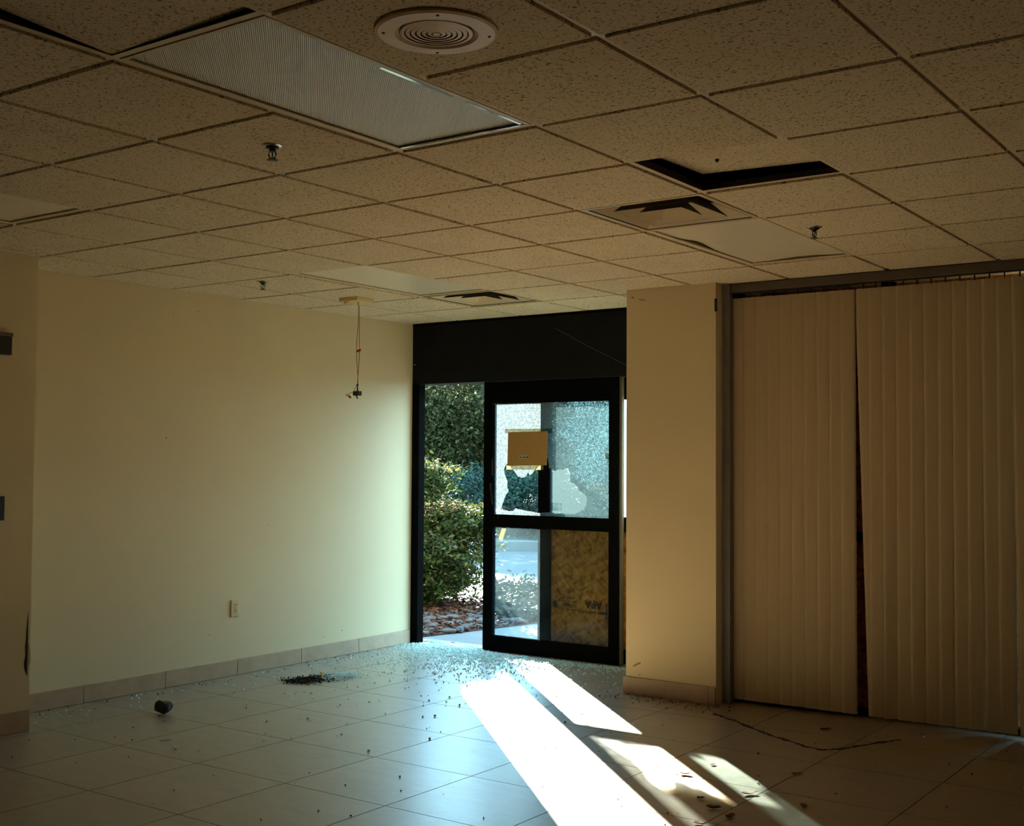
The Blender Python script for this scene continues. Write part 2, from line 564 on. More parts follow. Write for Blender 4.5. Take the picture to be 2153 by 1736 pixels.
def struct(o, label=None):
    o['kind'] = 'structure'
    if label:
        o['label'] = label
    return o

def copy_tree(o, parent=None):
    c = o.copy()
    COL.objects.link(c)
    c.parent = parent
    for ch in list(o.children):
        copy_tree(ch, c)
    return c

def box(name, b, mat, parent=None, bevel=0.0):
    return MB().box(*b).build(name, mat, parent, bevel=bevel)

T = 0.6096          # ceiling module
H = 2.60            # ceiling tile face
XL, YD = -4.77, 4.30
PX0, PX1, PY = -2.29, -1.655, 3.51      # projecting pier
YW = 3.66           # blind plane
XR, YB = 7.0, -11.0  # room limits out of view

# ------------------------------------------------------------------ floor
floor = struct(box('floor', (XL - 0.2, XR, YB, 4.42, -0.15, -0.004), M['grout']), 'beige stone tile floor laid square to the walls')
FX, FY, FP = -1.845, 0.068, 0.6105
tile_me = None
g = 0.0024
def floor_tile_mesh(w, d):
    return MB().box(-w / 2 + g, w / 2 - g, -d / 2 + g, d / 2 - g, -0.0038, 0.0).mesh('tile', M['ftile'])
full = floor_tile_mesh(FP, FP)
def put_floor_tile(x0, x1, y0, y1):
    if x1 - x0 < 0.02 or y1 - y0 < 0.02:
        return
    w, d = x1 - x0, y1 - y0
    me = full if (abs(w - FP) < 1e-4 and abs(d - FP) < 1e-4) else floor_tile_mesh(w, d)
    o = link('tile', me, floor)
    o.location = ((x0 + x1) / 2, (y0 + y1) / 2, 0)
for i in range(-5, 11):
    for j in range(-13, 8):
        x0, x1 = FX + i * FP, FX + (i + 1) * FP
        y0, y1 = FY + j * FP, FY + (j + 1) * FP
        x0, x1 = max(x0, XL), min(x1, XR)
        y0, y1 = max(y0, YB), min(y1, 4.42)
        if x1 <= x0 or y1 <= y0:
            continue
        if y1 <= 0.60 and x0 < -4.36:
            x0 = max(x0, -4.36)
        if x0 >= -1.85 and y1 > 3.9:
            y1 = min(y1, 3.9)
        # only what can be seen is laid tile by tile; the rest of the floor is one slab of the same tile
        if y1 < -1.4 or x0 > 1.9:
            continue
        put_floor_tile(x0, x1, y0, y1)
back_fl = box('tile_field', (-4.36, XR, YB, FY - 2 * FP - 0.002, -0.0038, 0.0), M['ftile'], floor)
back_fl2 = box('tile_field', (FX + 7 * FP + 0.002, XR, FY - 2 * FP, 3.9, -0.0038, 0.0), M['ftile'], floor)

# ------------------------------------------------------------------ walls
wl = struct(box('wall_left', (XL - 0.15, XL, 0.60, 4.36, -0.15, 3.0), M['wall']), 'cream painted left wall beside the doorway')
wl2 = struct(box('wall_left_return', (XL - 0.15, -4.36, YB, 0.60, -0.15, 3.0), M['wall']), 'projecting end of the left wall at the picture edge')
pier = struct(box('wall_pier', (PX0, PX1, PY, 4.75, -0.15, 3.0), M['wall']), 'cream painted wall pier between doorway and blinds')
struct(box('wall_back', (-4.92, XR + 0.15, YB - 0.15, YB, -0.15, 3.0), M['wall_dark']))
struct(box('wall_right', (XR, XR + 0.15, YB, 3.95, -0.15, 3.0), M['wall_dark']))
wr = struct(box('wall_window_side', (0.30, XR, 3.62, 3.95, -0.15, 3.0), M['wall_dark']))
struct(box('wall_window_head', (PX1, 0.30, 3.74, 3.95, 2.56, 3.0), M['wall']))
roof = struct(box('roof_deck', (-4.92, XR + 0.15, YB - 0.15, 4.75, 3.0, 3.1), M['deck']))

# nail holes and scuffs on the painted walls
for (y, z, r) in ((1.86, 2.439, 0.003), (2.065, 2.476, 0.0035), (1.819, 1.623, 0.004), (2.729, 1.02, 0.003), (3.50, 0.187, 0.004), (3.30, 0.16, 0.003), (2.20, 0.30, 0.003)):
    o = MB().lathe([(0.0, 0.0006), (r, 0.0005), (r * 1.1, 0.0), (0.0, 0.0)], 8).build('nail_hole', M['stain'], wl)
    o.rotation_euler = (0, math.pi / 2, 0)
    o.location = (XL, y, z)
for (x, z, w, h, a) in ((-2.245, 2.55, 0.010, 0.006, 0.3), (-2.175, 2.53, 0.032, 0.004, 0.2), (-2.21, 0.19, 0.036, 0.007, -0.5), (-2.19, 0.125, 0.008, 0.004, 0.0)):
    o = MB().prism([(w * math.cos(k * 0.7), h * math.sin(k * 0.7)) for k in range(9)], 0.0, 0.0005).build('scuff_mark', M['scuff'], pier)
    o.rotation_euler = (math.pi / 2, a, 0)
    o.location = (x, PY, z)

# torn corner of the return wall
torn = MB()
zz = [0.30, 0.34, 0.37, 0.41, 0.46, 0.50, 0.55, 0.60, 0.645]
wd = [0.004, 0.018, 0.020, 0.014, 0.016, 0.011, 0.010, 0.006, 0.001]
for k in range(len(zz) - 1):
    y1 = 0.586
    torn.add([(-4.3585, y1 - wd[k], zz[k]), (-4.3585, y1, zz[k]), (-4.3585, y1, zz[k + 1]), (-4.3585, y1 - wd[k + 1], zz[k + 1]),
              (-4.3605, y1 - wd[k], zz[k]), (-4.3605, y1, zz[k]), (-4.3605, y1, zz[k + 1]), (-4.3605, y1 - wd[k + 1], zz[k + 1])],
             [(0, 1, 2, 3), (7, 6, 5, 4), (0, 4, 5, 1), (2, 6, 7, 3), (0, 3, 7, 4), (1, 5, 6, 2)])
o = torn.build('torn_corner_gap', M['slot'], wl2)
o['label'] = 'dark torn gap along the wall corner'
fl = MB()
fz = [0.36, 0.40, 0.44, 0.47]
for k in range(3):
    a, b_ = fz[k], fz[k + 1]
    wa, wb = (0.012, 0.016, 0.010, 0.003)[k], (0.012, 0.016, 0.010, 0.003)[k + 1]
    fl.add([(-4.355, 0.583, a), (-4.350, 0.583 + wa, a), (-4.350, 0.583 + wb, b_), (-4.355, 0.583, b_),
            (-4.357, 0.583, a), (-4.352, 0.583 + wa, a), (-4.352, 0.583 + wb, b_), (-4.357, 0.583, b_)],
           [(0, 1, 2, 3), (7, 6, 5, 4), (0, 4, 5, 1), (2, 6, 7, 3), (0, 3, 7, 4), (1, 5, 6, 2)])
o = fl.build('paper_flake', M['tee'], wl2)
o['label'] = 'pale flake of torn plasterboard paper'

# base tiles
BH = 0.108
bl = struct(box('baseboard_left', (XL, XL + 0.002, 0.60, YD, 0.0, BH - 0.004), M['grout']), 'beige tile skirting along the left wall')
ys = [0.612, 1.224, 1.836, 2.447, 3.058, 3.672, 4.285]
for a, b_ in zip(ys[:-1], ys[1:]):
    box('base_tile', (XL + 0.002, XL + 0.014, a + 0.0015, b_ - 0.0015, 0.001, BH), M['basetile'], bl, bevel=0.002)
bp_ = struct(box('baseboard_pier', (PX0, PX1, PY - 0.002, PY, 0.0, BH - 0.004), M['grout']), 'beige tile skirting around the pier')
for a, b_ in ((PX0 - 0.014, -1.70), (-1.70, PX1 + 0.001)):
    box('base_tile', (a + 0.001, b_ - 0.001, PY - 0.016, PY - 0.002, 0.001, BH), M['basetile'], bp_, bevel=0.002)
box('base_tile', (PX0 - 0.014, PX0 - 0.001, PY - 0.001, 4.28, 0.001, BH), M['basetile'], bp_, bevel=0.002)
br = struct(box('baseboard_return', (-4.36, -4.358, YB, 0.60, 0.0, BH), M['grout']), 'dark tile skirting on the projecting wall end')
for k in range(4):
    a = 0.60 - (k + 1) * 0.61
    box('base_tile', (-4.358, -4.346, a + 0.0015, a + 0.61 - 0.0015, 0.001, BH + 0.01), M['basetile'], br, bevel=0.002)

# ------------------------------------------------------------------ suspended ceiling
ceil = struct(box('ceiling', (-4.92, XR, YB, 4.30, 2.985, 3.0), M['deck']), 'suspended ceiling of fissured square tiles in a metal grid')
GAP = 0.0135        # half reveal beside a tee
def ctile_mesh(w, d):
    mb = MB()
    mb.box(-w / 2, w / 2, -d / 2, d / 2, 0.0, 0.014)
    return mb.mesh('ceiling_tile', M['ctile'])
cfull = ctile_mesh(T - 2 * GAP, T - 2 * GAP)
fix = set()
def occupy(i, j, n=1):
    for k in range(n):
        fix.add((i, j + k))
occupy(-2, -2, 2)       # big troffer
occupy(-2, 2)           # square diffuser
occupy(-2, 3, 2)        # second troffer
occupy(-6, 3, 2)        # troffer by the left wall
occupy(-6, 5)           # far square diffuser
occupy(-6, -2, 2)       # troffer at the left picture edge
occupy(-1, 1)           # lifted tile
occupy(-2, -3)          # warped tile
I0, I1, J0, J1 = -8, 4, -6, 8
def put_ctile(x0, x1, y0, y1):
    if x1 - x0 < 0.05 or y1 - y0 < 0.03:
        return
    w, d = x1 - x0, y1 - y0
    me = cfull if (abs(w - (T - 2 * GAP)) < 1e-4 and abs(d - (T - 2 * GAP)) < 1e-4) else ctile_mesh(w, d)
    o = link('ceiling_tile', me, ceil)
    o.location = ((x0 + x1) / 2, (y0 + y1) / 2, H + random.uniform(-0.0008, 0.0008))
for i in range(I0, I1):
    for j in range(J0, J1):
        if (i, j) in fix:
            continue
        x0, x1 = i * T + GAP, (i + 1) * T - GAP
        y0, y1 = j * T + GAP, (j + 1) * T - GAP
        x0 = max(x0, (XL if y0 >= 0.6 else -4.36) + 0.004)
        if y0 < 0.6 < y1 and i <= -8:
            continue
        ymax = YD - 0.004 if i <= -5 else ((PY - 0.004) if x0 < PX1 - 0.2 else YW - 0.06)
        y1 = min(y1, ymax)
        put_ctile(x0, x1, y0, y1)
put_ctile(-4 * T + GAP, PX0 - 0.004, PY, 6 * T - GAP)
put_ctile(-4 * T + GAP, PX0 - 0.004, 6 * T + GAP, YD - 0.004)
put_ctile(XL + 0.004, -7 * T - GAP, 0.612, T + 0.0)
# plain field of the same ceiling behind the camera, out of view
box('tile_field', (-4.36, XR, YB, J0 * T, H, H + 0.02), M['ctile'], ceil)
box('tile_field', (I1 * T, XR, J0 * T, 3.6, H, H + 0.02), M['ctile'], ceil)
# grid
TW = 0.012
ZT = H + 0.009
for i in range(I0 + 1, I1 + 1):
    x = i * T
    y1 = YD if x < PX0 else (PY if x < PX1 else YW - 0.05)
    y0 = J0 * T
    mb = MB().box(x - TW, x + TW, y0, y1, ZT, ZT + 0.002).use(1).box(x - 0.001, x + 0.001, y0, y1, ZT + 0.002, ZT + 0.035)
    mb.build('main_tee', [M['tee'], M['duct_shade']], ceil)
ct = MB().box(TW, T - TW, -TW, TW, ZT + 0.0002, ZT + 0.002).use(1).box(TW, T - TW, -0.001, 0.001, ZT + 0.002, ZT + 0.03).mesh('cross_tee', [M['tee'], M['duct_shade']])
skip = {(-2, -1), (-2, 4), (-6, 4), (-6, -1)}
for i in range(I0, I1):
    for j in range(J0 + 1, J1):
        if (i, j) in skip:
            continue
        x, y = i * T, j * T
        lim = YD if i <= -5 else (PY if x < PX1 - 0.2 else YW - 0.05)
        if y > lim - 0.02:
            continue
        if i == I0:
            xs = XL if y > 0.6 else -4.36
            if xs > (i + 1) * T - TW:
                continue
            MB().box(xs, (i + 1) * T - TW, y - TW, y + TW, ZT + 0.0002, ZT + 0.002).build('cross_tee', M['tee'], ceil)
            continue
        o = link('cross_tee', ct, ceil)
        o.location = (x, y, 0)
# wall angle
for k, b in enumerate([(XL, XL + 0.022, 0.60, YD, ZT, ZT + 0.002), (XL, PX0, YD - 0.022, YD, ZT, ZT + 0.002),
          (PX0, PX1, PY - 0.022, PY, ZT, ZT + 0.002), (-4.36, -4.338, -3.6, 0.60, ZT, ZT + 0.002)]):
    box('wall_angle', b, M['tee'], ceil)

# lifted tile (tilted, resting on its near right edge)
def bent_tile(name, cx, cy, w, d, zc, parent, label):
    """zc: lift of the four corners (near-left, near-right, far-left, far-right)."""
    n = 6
    vs, fs = [], []
    for lay in (0.0, 0.014):
        for b in range(n + 1):
            for a in range(n + 1):
                u, v = a / n, b / n
                z = (zc[0] * (1 - u) + zc[1] * u) * (1 - v) + (zc[2] * (1 - u) + zc[3] * u) * v
                vs.append((-w / 2 + w * u, -d / 2 + d * v, z + lay))
    q = (n + 1) ** 2
    for b in range(n):
        for a in range(n):
            p = b * (n + 1) + a
            fs.append((p, p + n + 1, p + n + 2, p + 1))
            fs.append((q + p, q + p + 1, q + p + n + 2, q + p + n + 1))
    for a in range(n):
        e = n * (n + 1)
        fs += [(a, a + 1, q + a + 1, q + a), (e + a, q + e + a, q + e + a + 1, e + a + 1)]
        l0, l1 = a * (n + 1), (a + 1) * (n + 1)
        r0, r1 = l0 + n, l1 + n
        fs += [(l0, q + l0, q + l1, l1), (r0, r1, q + r1, q + r0)]
    o = MB().add(vs, fs).build(name, M['ctile'], parent)
    o.location = (cx, cy, H + 0.012)
    if label:
        o['label'] = label
    return o
lift = bent_tile('lifted_ceiling_tile', -0.5 * T, 1.5 * T, T - 0.02, T - 0.02, (0.050, 0.004, 0.068, 0.050), ceil, 'lifted tile leaving a dark gap')
MB().lathe([(0.0, -0.012), (0.006, -0.01), (0.009, 0.0), (0.004, 0.004)], 7).build('broken_hole', M['slot'], ceil).location = (-0.41, 0.95, H + 0.061)
bent_tile('warped_ceiling_tile', -1.5 * T, -2.5 * T, T - 0.02, T - 0.02, (0.045, 0.0, 0.0, 0.014), ceil, 'warped tile leaving dark slits')

# ------------------------------------------------------------------ light troffers
def troffer(i, j, label, lens_mat, ragged=None, proto=None):
    x0, x1, y0, y1 = i * T + 0.013, (i + 1) * T - 0.013, j * T + 0.013, (j + 2) * T - 0.013
    cx, cy_ = (x0 + x1) / 2, (y0 + y1) / 2
    w, d = (x1 - x0) / 2, (y1 - y0) / 2
    t = empty('ceiling_light', (cx, cy_, H))
    tag(t, label, 'light', 'recessed fluorescent troffers')
    # body above, open below
    mb = MB()
    mb.box(-w, w, -d, d, 0.13, 0.132)
    mb.box(-w, -w + 0.002, -d, d, 0.016, 0.13).box(w - 0.002, w, -d, d, 0.016, 0.13)
    mb.box(-w + 0.002, w - 0.002, -d, -d + 0.002, 0.016, 0.13).box(-w + 0.002, w - 0.002, d - 0.002, d, 0.016, 0.13)
    mb.build('housing', M['tee'], t)
    fw = 0.016
    mb = MB()
    for b in ((-w, -w + fw, -d, d), (w - fw, w, -d, d), (-w + fw, w - fw, -d, -d + fw), (-w + fw, w - fw, d - fw, d)):
        mb.box(b[0], b[1], b[2], b[3], 0.006, 0.012)
    mb.build('door_frame', M['tee'], t, bevel=0.001)
    # lens, with an optional sagging edge
    n = 24
    vs, fs = [], []
    wi, di = w - fw - 0.001, d - fw - 0.001
    for b in range(n + 1):
        for a in range(7):
            u, v = a / 6, b / n
            z = 0.014
            if ragged:
                z += ragged(u, v)
            vs.append((-wi + 2 * wi * u, -di + 2 * di * v, z))
    k = len(vs)
    vs += [(x, y, z + 0.003) for x, y, z in vs]
    for b in range(n):
        for a in range(6):
            p = b * 7 + a
            fs.append((p, p + 7, p + 8, p + 1))
            fs.append((k + p, k + p + 1, k + p + 8, k + p + 7))
    for b in range(n):
        fs += [(b * 7, k + b * 7, k + b * 7 + 7, b * 7 + 7), (b * 7 + 6, b * 7 + 13, k + b * 7 + 13, k + b * 7 + 6)]
    for a in range(6):
        fs += [(a, a + 1, k + a + 1, k + a), (n * 7 + a, k + n * 7 + a, k + n * 7 + a + 1, n * 7 + a + 1)]
    MB().add(vs, fs).build('lens', lens_mat, t, smooth=False)
    return t
big = troffer(-2, -2, 'large unlit ceiling light with ribbed diffuser beside the round vent', M['lens'])
# the loose bright edge strips of the big lens
for (a, b) in ((-0.13, 0.20), (0.27, 0.42), (0.44, 0.565)):
    MB().box(0.262, 0.2745, a, b, 0.0045, 0.0058).build('edge_strip', M['lens_edge'], big)
MB().box(-0.26, 0.26, 0.574, 0.580, 0.0035, 0.0055).build('edge_strip', M['lens_edge'], big)
def sag2(u, v):
    return 0.016 * math.exp(-((v - 0.42) / 0.12) ** 2) * max(0, 1 - u * 6) + 0.010 * math.exp(-((u - 0.55) / 0.25) ** 2) * max(0, (v - 0.9) * 10)
troffer(-2, 3, 'unlit ceiling light with warped plain diffuser next to the pier', M['lens_plain'], sag2)
troffer(-6, 3, 'unlit ceiling light with plain diffuser near the dangling wires', M['lens_plain'])
troffer(-6, -2, 'unlit ceiling light cut off by the left picture edge', M['lens_plain'])

# ------------------------------------------------------------------ square louvred diffusers
def square_diffuser(i, j, label):
    cx, cy_ = (i + 0.5) * T, (j + 0.5) * T
    t = empty('air_diffuser', (cx, cy_, H))
    tag(t, label, 'air vent', 'square louvred air diffusers')
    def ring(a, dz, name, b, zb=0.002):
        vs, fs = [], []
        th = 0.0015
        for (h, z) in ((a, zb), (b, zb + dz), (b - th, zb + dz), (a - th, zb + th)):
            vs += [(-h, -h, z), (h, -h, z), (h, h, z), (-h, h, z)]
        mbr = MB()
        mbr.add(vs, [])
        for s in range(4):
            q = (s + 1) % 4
            mbr.use(1 if s == 0 else 0)  # outer cone faces coloured near black to paint the shade between louvres
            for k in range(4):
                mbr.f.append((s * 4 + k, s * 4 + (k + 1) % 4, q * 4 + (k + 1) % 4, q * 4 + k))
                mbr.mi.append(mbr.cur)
        return mbr.build(name, [M['diffuser'], M['duct_shade']], t)
    h = T / 2 - 0.012
    mb = MB()
    for b in ((-h, -h + 0.02, -h, h), (h - 0.02, h, -h, h), (-h + 0.02, h - 0.02, -h, -h + 0.02), (-h + 0.02, h - 0.02, h - 0.02, h)):
        mb.box(b[0], b[1], b[2], b[3], 0.003, 0.007)
    mb.build('frame', M['diffuser'], t)
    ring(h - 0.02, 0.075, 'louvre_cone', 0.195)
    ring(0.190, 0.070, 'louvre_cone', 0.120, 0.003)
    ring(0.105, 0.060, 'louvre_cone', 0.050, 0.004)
    MB().box(-0.049, 0.049, -0.049, 0.049, 0.058, 0.061).build('centre_cap', M['diffuser'], t)
    mb = MB()
    mb.box(-0.2, 0.2, -0.2, 0.2, 0.2, 0.202)
    for b in ((-0.2, -0.198, -0.2, 0.2), (0.198, 0.2, -0.2, 0.2), (-0.198, 0.198, -0.2, -0.198), (-0.198, 0.198, 0.198, 0.2)):
        mb.box(b[0], b[1], b[2], b[3], 0.078, 0.2)
    mb.build('duct_collar', M['duct_shade'], t)
    MB().tube([(-0.19, 0.0, 0.105), (0.19, 0.02, 0.105)], 0.004, 6).build('damper_rod', M['chrome'], t)
    return t
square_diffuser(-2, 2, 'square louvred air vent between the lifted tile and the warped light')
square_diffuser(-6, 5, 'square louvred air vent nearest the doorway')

# ------------------------------------------------------------------ round vent
rv = empty('round_vent', (-0.315, -0.895, H))
tag(rv, 'round beige ceiling vent with concentric rings beside the big light', 'air vent')
MB().lathe([(0.098, -0.006), (0.108, -0.013), (0.152, -0.012), (0.160, -0.008), (0.160, 0.0), (0.098, 0.0), (0.098, -0.006)], 64).build('flange', M['vent'], rv, smooth=False)
for r in (0.094, 0.080, 0.066, 0.052, 0.038, 0.024):
    MB().lathe([(r, -0.010), (r - 0.010, -0.012), (r - 0.0105, -0.010), (r - 0.004, -0.003), (r, -0.010)], 56).build('vent_ring', M['vent'], rv)
MB().lathe([(0.0, -0.012), (0.010, -0.012), (0.012, -0.006), (0.0, -0.006)], 24).build('centre_button', M['vent'], rv)
MB().lathe([(0.0, -0.0015), (0.0975, -0.0015), (0.0975, -0.0005), (0.0, -0.0005)], 40).build('dark_throat', M['slot'], rv)
for a in (40, 128, 220, 310):
    w = math.radians(a)
    MB().lathe([(0.0, -0.015), (0.0035, -0.0145), (0.0045, -0.0118), (0.0, -0.0118)], 10, (0.137 * math.cos(w), 0.137 * math.sin(w), 0)).build('screw', M['slot'], rv)

# ------------------------------------------------------------------ sprinklers
def sprinkler(x, y, label, rz):
    t = empty('sprinkler', (x, y, H), rz)
    tag(t, label, 'sprinkler', 'pendant fire sprinklers')
    MB().lathe([(0.0, -0.004), (0.022, -0.006), (0.034, -0.003), (0.038, 0.0), (0.0, 0.0)], 28).build('escutcheon', M['chrome'], t, smooth=True)
    MB().lathe([(0.0, -0.012), (0.020, -0.012), (0.024, -0.006), (0.0, -0.006)], 20).build('cup', M['sprinkler'], t)
    MB().lathe([(0.0, -0.022), (0.010, -0.022), (0.012, -0.012), (0.0, -0.012)], 12).build('body', M['sprinkler'], t)
    for s in (-1, 1):
        MB().tube([(s * 0.010, 0, -0.020), (s * 0.0135, 0, -0.032), (s * 0.010, 0, -0.042), (s * 0.002, 0, -0.050)], 0.0028, 8).build('frame_arm', M['sprinkler'], t, smooth=True)
    MB().tube([(0, 0, -0.022), (0, 0, -0.047)], 0.0022, 8).build('bulb', M['sprinkler'], t)
    mb = MB()
    n = 16
    vs = []
    for k in range(2 * n):
        r = 0.019 if k % 2 == 0 else 0.013
        w = math.pi * k / n
        vs.append((r * math.cos(w), r * math.sin(w)))
    mb.prism(vs, -0.053, -0.051)
    mb.build('deflector', M['sprinkler'], t)
    return t
sprinkler(-1.521, -0.330, 'fire sprinkler below the large ribbed ceiling light', 0.6)
sprinkler(-0.488, 2.155, 'fire sprinkler to the right of the warped ceiling light', 1.2)
sprinkler(-3.996, 1.926, 'fire sprinkler nearest the dangling wires', 0.6)

# ------------------------------------------------------------------ dangling wires
dw = empty('hanging_wire_fitting', (-4.05, 2.84, H))
tag(dw, 'yellowed ceiling plate with red wires dangling by the left wall', 'wiring')
MB().box(-0.085, 0.085, -0.085, 0.085, -0.026, 0.0).build('plate', M['yellow'], dw, bevel=0.003)
MB().box(-0.075, -0.045, -0.03, 0.0, -0.036, -0.026).build('knockout', M['yellow'], dw, bevel=0.002)
MB().box(-0.05, -0.015, -0.075, -0.045, -0.042, -0.026).build('knockout', M['yellow'], dw, bevel=0.002)
MB().lathe([(0.0, -0.046), (0.011, -0.046), (0.013, -0.026), (0.0, -0.026)], 14, (0.012, 0.012, 0)).build('cable_clamp', M['vent'], dw)
for s, amp in ((-1, 0.006), (1, 0.008)):
    pts = []
    for k in range(15):
        f = k / 14
        off = s * 0.011 * math.sin(math.pi * min(1, f * 1.15)) * (0.4 + 0.6 * math.sin(math.pi * f) ** 2) + 0.003 * math.sin(9 * f + s)
        pts.append((0.012 + off * 0.8 - 0.004 * f, 0.012 + off * 0.6, -0.046 - 0.565 * f))
    MB().tube(pts, 0.0022, 6).build('wire', M['wire'], dw, smooth=True)
MB().lathe([(0.0, -0.372), (0.009, -0.370), (0.0095, -0.356), (0.0, -0.352)], 10, (0.006, 0.014, 0)).build('wire_nut', M['wire_nut'], dw)
MB().lathe([(0.0, -0.366), (0.008, -0.364), (0.008, -0.350), (0.0, -0.348)], 10, (0.021, 0.018, 0)).build('wire_nut', M['wire_nut'], dw)
MB().lathe([(0.0, -0.605), (0.008, -0.603), (0.008, -0.594), (0.0, -0.590)], 10, (0.008, 0.012, 0)).build('splice', M['darkplastic'], dw)
MB().tube([(0.008, 0.012, -0.605), (0.009, 0.012, -0.640)], [0.0035, 0.006], 8).build('lamp_lead', M['darkplastic'], dw)
MB().box(-0.018, 0.032, -0.008, 0.032, -0.672, -0.640).build('socket', M['darkplastic'], dw, bevel=0.004)
MB().tube([(0.0, 0.01, -0.672), (0.008, 0.014, -0.692)], 0.005, 8).build('socket_stub', M['darkplastic'], dw)
loop = [(0.004, 0.012, -0.598), (-0.012, 0.006, -0.625), (-0.022, 0.0, -0.652), (-0.038, -0.012, -0.652), (-0.050, -0.020, -0.664), (-0.058, -0.026, -0.676), (-0.064, -0.03, -0.670), (-0.060, -0.028, -0.658), (-0.052, -0.022, -0.664), (-0.044, -0.016, -0.676)]
MB().tube(loop, 0.002, 6).build('wire', M['wire'], dw, smooth=True)
MB().tube([(-0.046, -0.018, -0.672), (-0.034, -0.008, -0.688)], [0.0085, 0.006], 8).build('wire_nut', M['wire_nut'], dw)

# ------------------------------------------------------------------ left wall fittings
ou = empty('wall_outlet', (XL, 2.425, 0.46))
tag(ou, 'ivory power outlet low on the left wall', 'outlet')
MB().box(0.0, 0.008, -0.037, 0.037, -0.059, 0.059).build('cover_plate', M['outlet'], ou, bevel=0.003)
for s in (-1, 1):
    rc = MB().prism([(0.016 * math.cos(a), 0.0155 * math.sin(a)) for a in [math.pi * 2 * k / 14 for k in range(14)]], 0.0, 0.002).build('receptacle', M['outlet'], ou)
    rc.rotation_euler = (math.pi / 2, 0, math.pi / 2)
    rc.location = (0.0080, 0, s * 0.021)
    for (yy, zz_, hh) in ((-0.0065, 0.003, 0.005), (0.0065, 0.003, 0.006), (0.0, -0.008, 0.0035)):
        MB().box(0.0096, 0.0108, yy - 0.0018, yy + 0.0018, s * 0.021 + zz_ - hh, s * 0.021 + zz_ + hh).build('slot', M['slot'], ou)
MB().lathe([(0, 0.011), (0.003, 0.0105), (0.0032, 0.0), (0, 0.0)], 10).build('screw', M['slot'], ou).rotation_euler = (0, math.pi / 2, 0)

sg = empty('wall_box', (-4.36, 0.36, 2.10))
tag(sg, 'dark box mounted high on the wall at the left edge', 'wall box')
MB().box(0.0, 0.030, -0.075, 0.075, -0.060, 0.040).build('case', M['sign'], sg, bevel=0.003)
MB().box(0.0, 0.036, -0.078, 0.078, 0.040, 0.060).build('lid', M['rail'], sg, bevel=0.003)
sw = empty('wall_switch', (-4.36, 0.385, 1.215))
tag(sw, 'dark switch plate at shoulder height at the left edge', 'switch')
MB().box(0.0, 0.008, -0.042, 0.042, -0.065, 0.065).build('plate', M['sign'], sw, bevel=0.003)
MB().box(0.008, 0.013, -0.014, 0.014, -0.030, 0.030).build('rocker', M['darkplastic'], sw, bevel=0.002)
MB().lathe([(0, 0.0105), (0.003, 0.010), (0.003, 0.0075), (0, 0.0075)], 8).build('screw', M['chrome'], sw).location = (0, 0, 0)
for c in sw.children:
    if c.name.startswith('screw'):
        c.rotation_euler = (0, math.pi / 2, 0)
        c.location = (0, 0.0, 0.048)

# ------------------------------------------------------------------ doorway: header, jamb, sliding door, fixed panel
hd = struct(box('trim_1', (XL, PX0, YD, 4.50, 2.108, 3.0), M['header']), 'black header panel above the doorway')
box('ceiling_bead', (XL, PX0, YD - 0.003, YD - 0.0005, 2.585, 2.597), M['black'], hd)
jb = struct(box('trim_2', (XL, -4.697, YD, 4.375, 0.0, 2.108), M['black']), 'dark bronze door jamb against the left wall')
MB().lathe([(0, 0.004), (0.006, 0.003), (0.007, 0.0), (0, 0.0)], 10).build('screw_head', M['chrome'], hd).rotation_euler = (math.pi / 2, 0, 0)
hd.children[-1].location = (-4.745, YD - 0.0005, 2.27)
MB().tube([(-3.358, 4.290, 2.488), (-3.075, 4.292, 2.340), (-2.738, 4.290, 2.182)], 0.0003, 5).build('cobweb_thread', M['label_white'], hd)
thr = struct(box('trim_3', (XL, PX0, 4.42, 4.54, -0.06, 0.004), M['alu']), 'grey metal threshold of the doorway')

dr = empty('door_1', (-3.45, 4.38, 0.0))
struct(dr, 'dark framed sliding glass door with a shattered upper pane')
def dbox(name, x0, x1, z0, z1, mat=None, y0=-0.022, y1=0.022, par=dr, bevel=0.002):
    return MB().box(x0 + 3.45, x1 + 3.45, y0, y1, z0, z1).build(name, mat or M['black'], par, bevel=bevel)
dbox('stile', -4.078, -3.988, 0.003, 2.108)
dbox('stile', -2.930, -2.845, 0.003, 2.108)
dbox('bottom_rail', -3.988, -2.930, 0.003, 0.122)
dbox('middle_rail', -3.988, -2.930, 0.968, 1.066)
dbox('top_rail', -3.988, -2.930, 1.935, 2.105)
dbox('edge_seal', -2.845, -2.824, 0.003, 2.108, M['rail'], -0.010, 0.022)
dbox('lower_pane', -3.990, -2.928, 0.120, 0.970, M['dusty'], 0.004, 0.009, bevel=0)

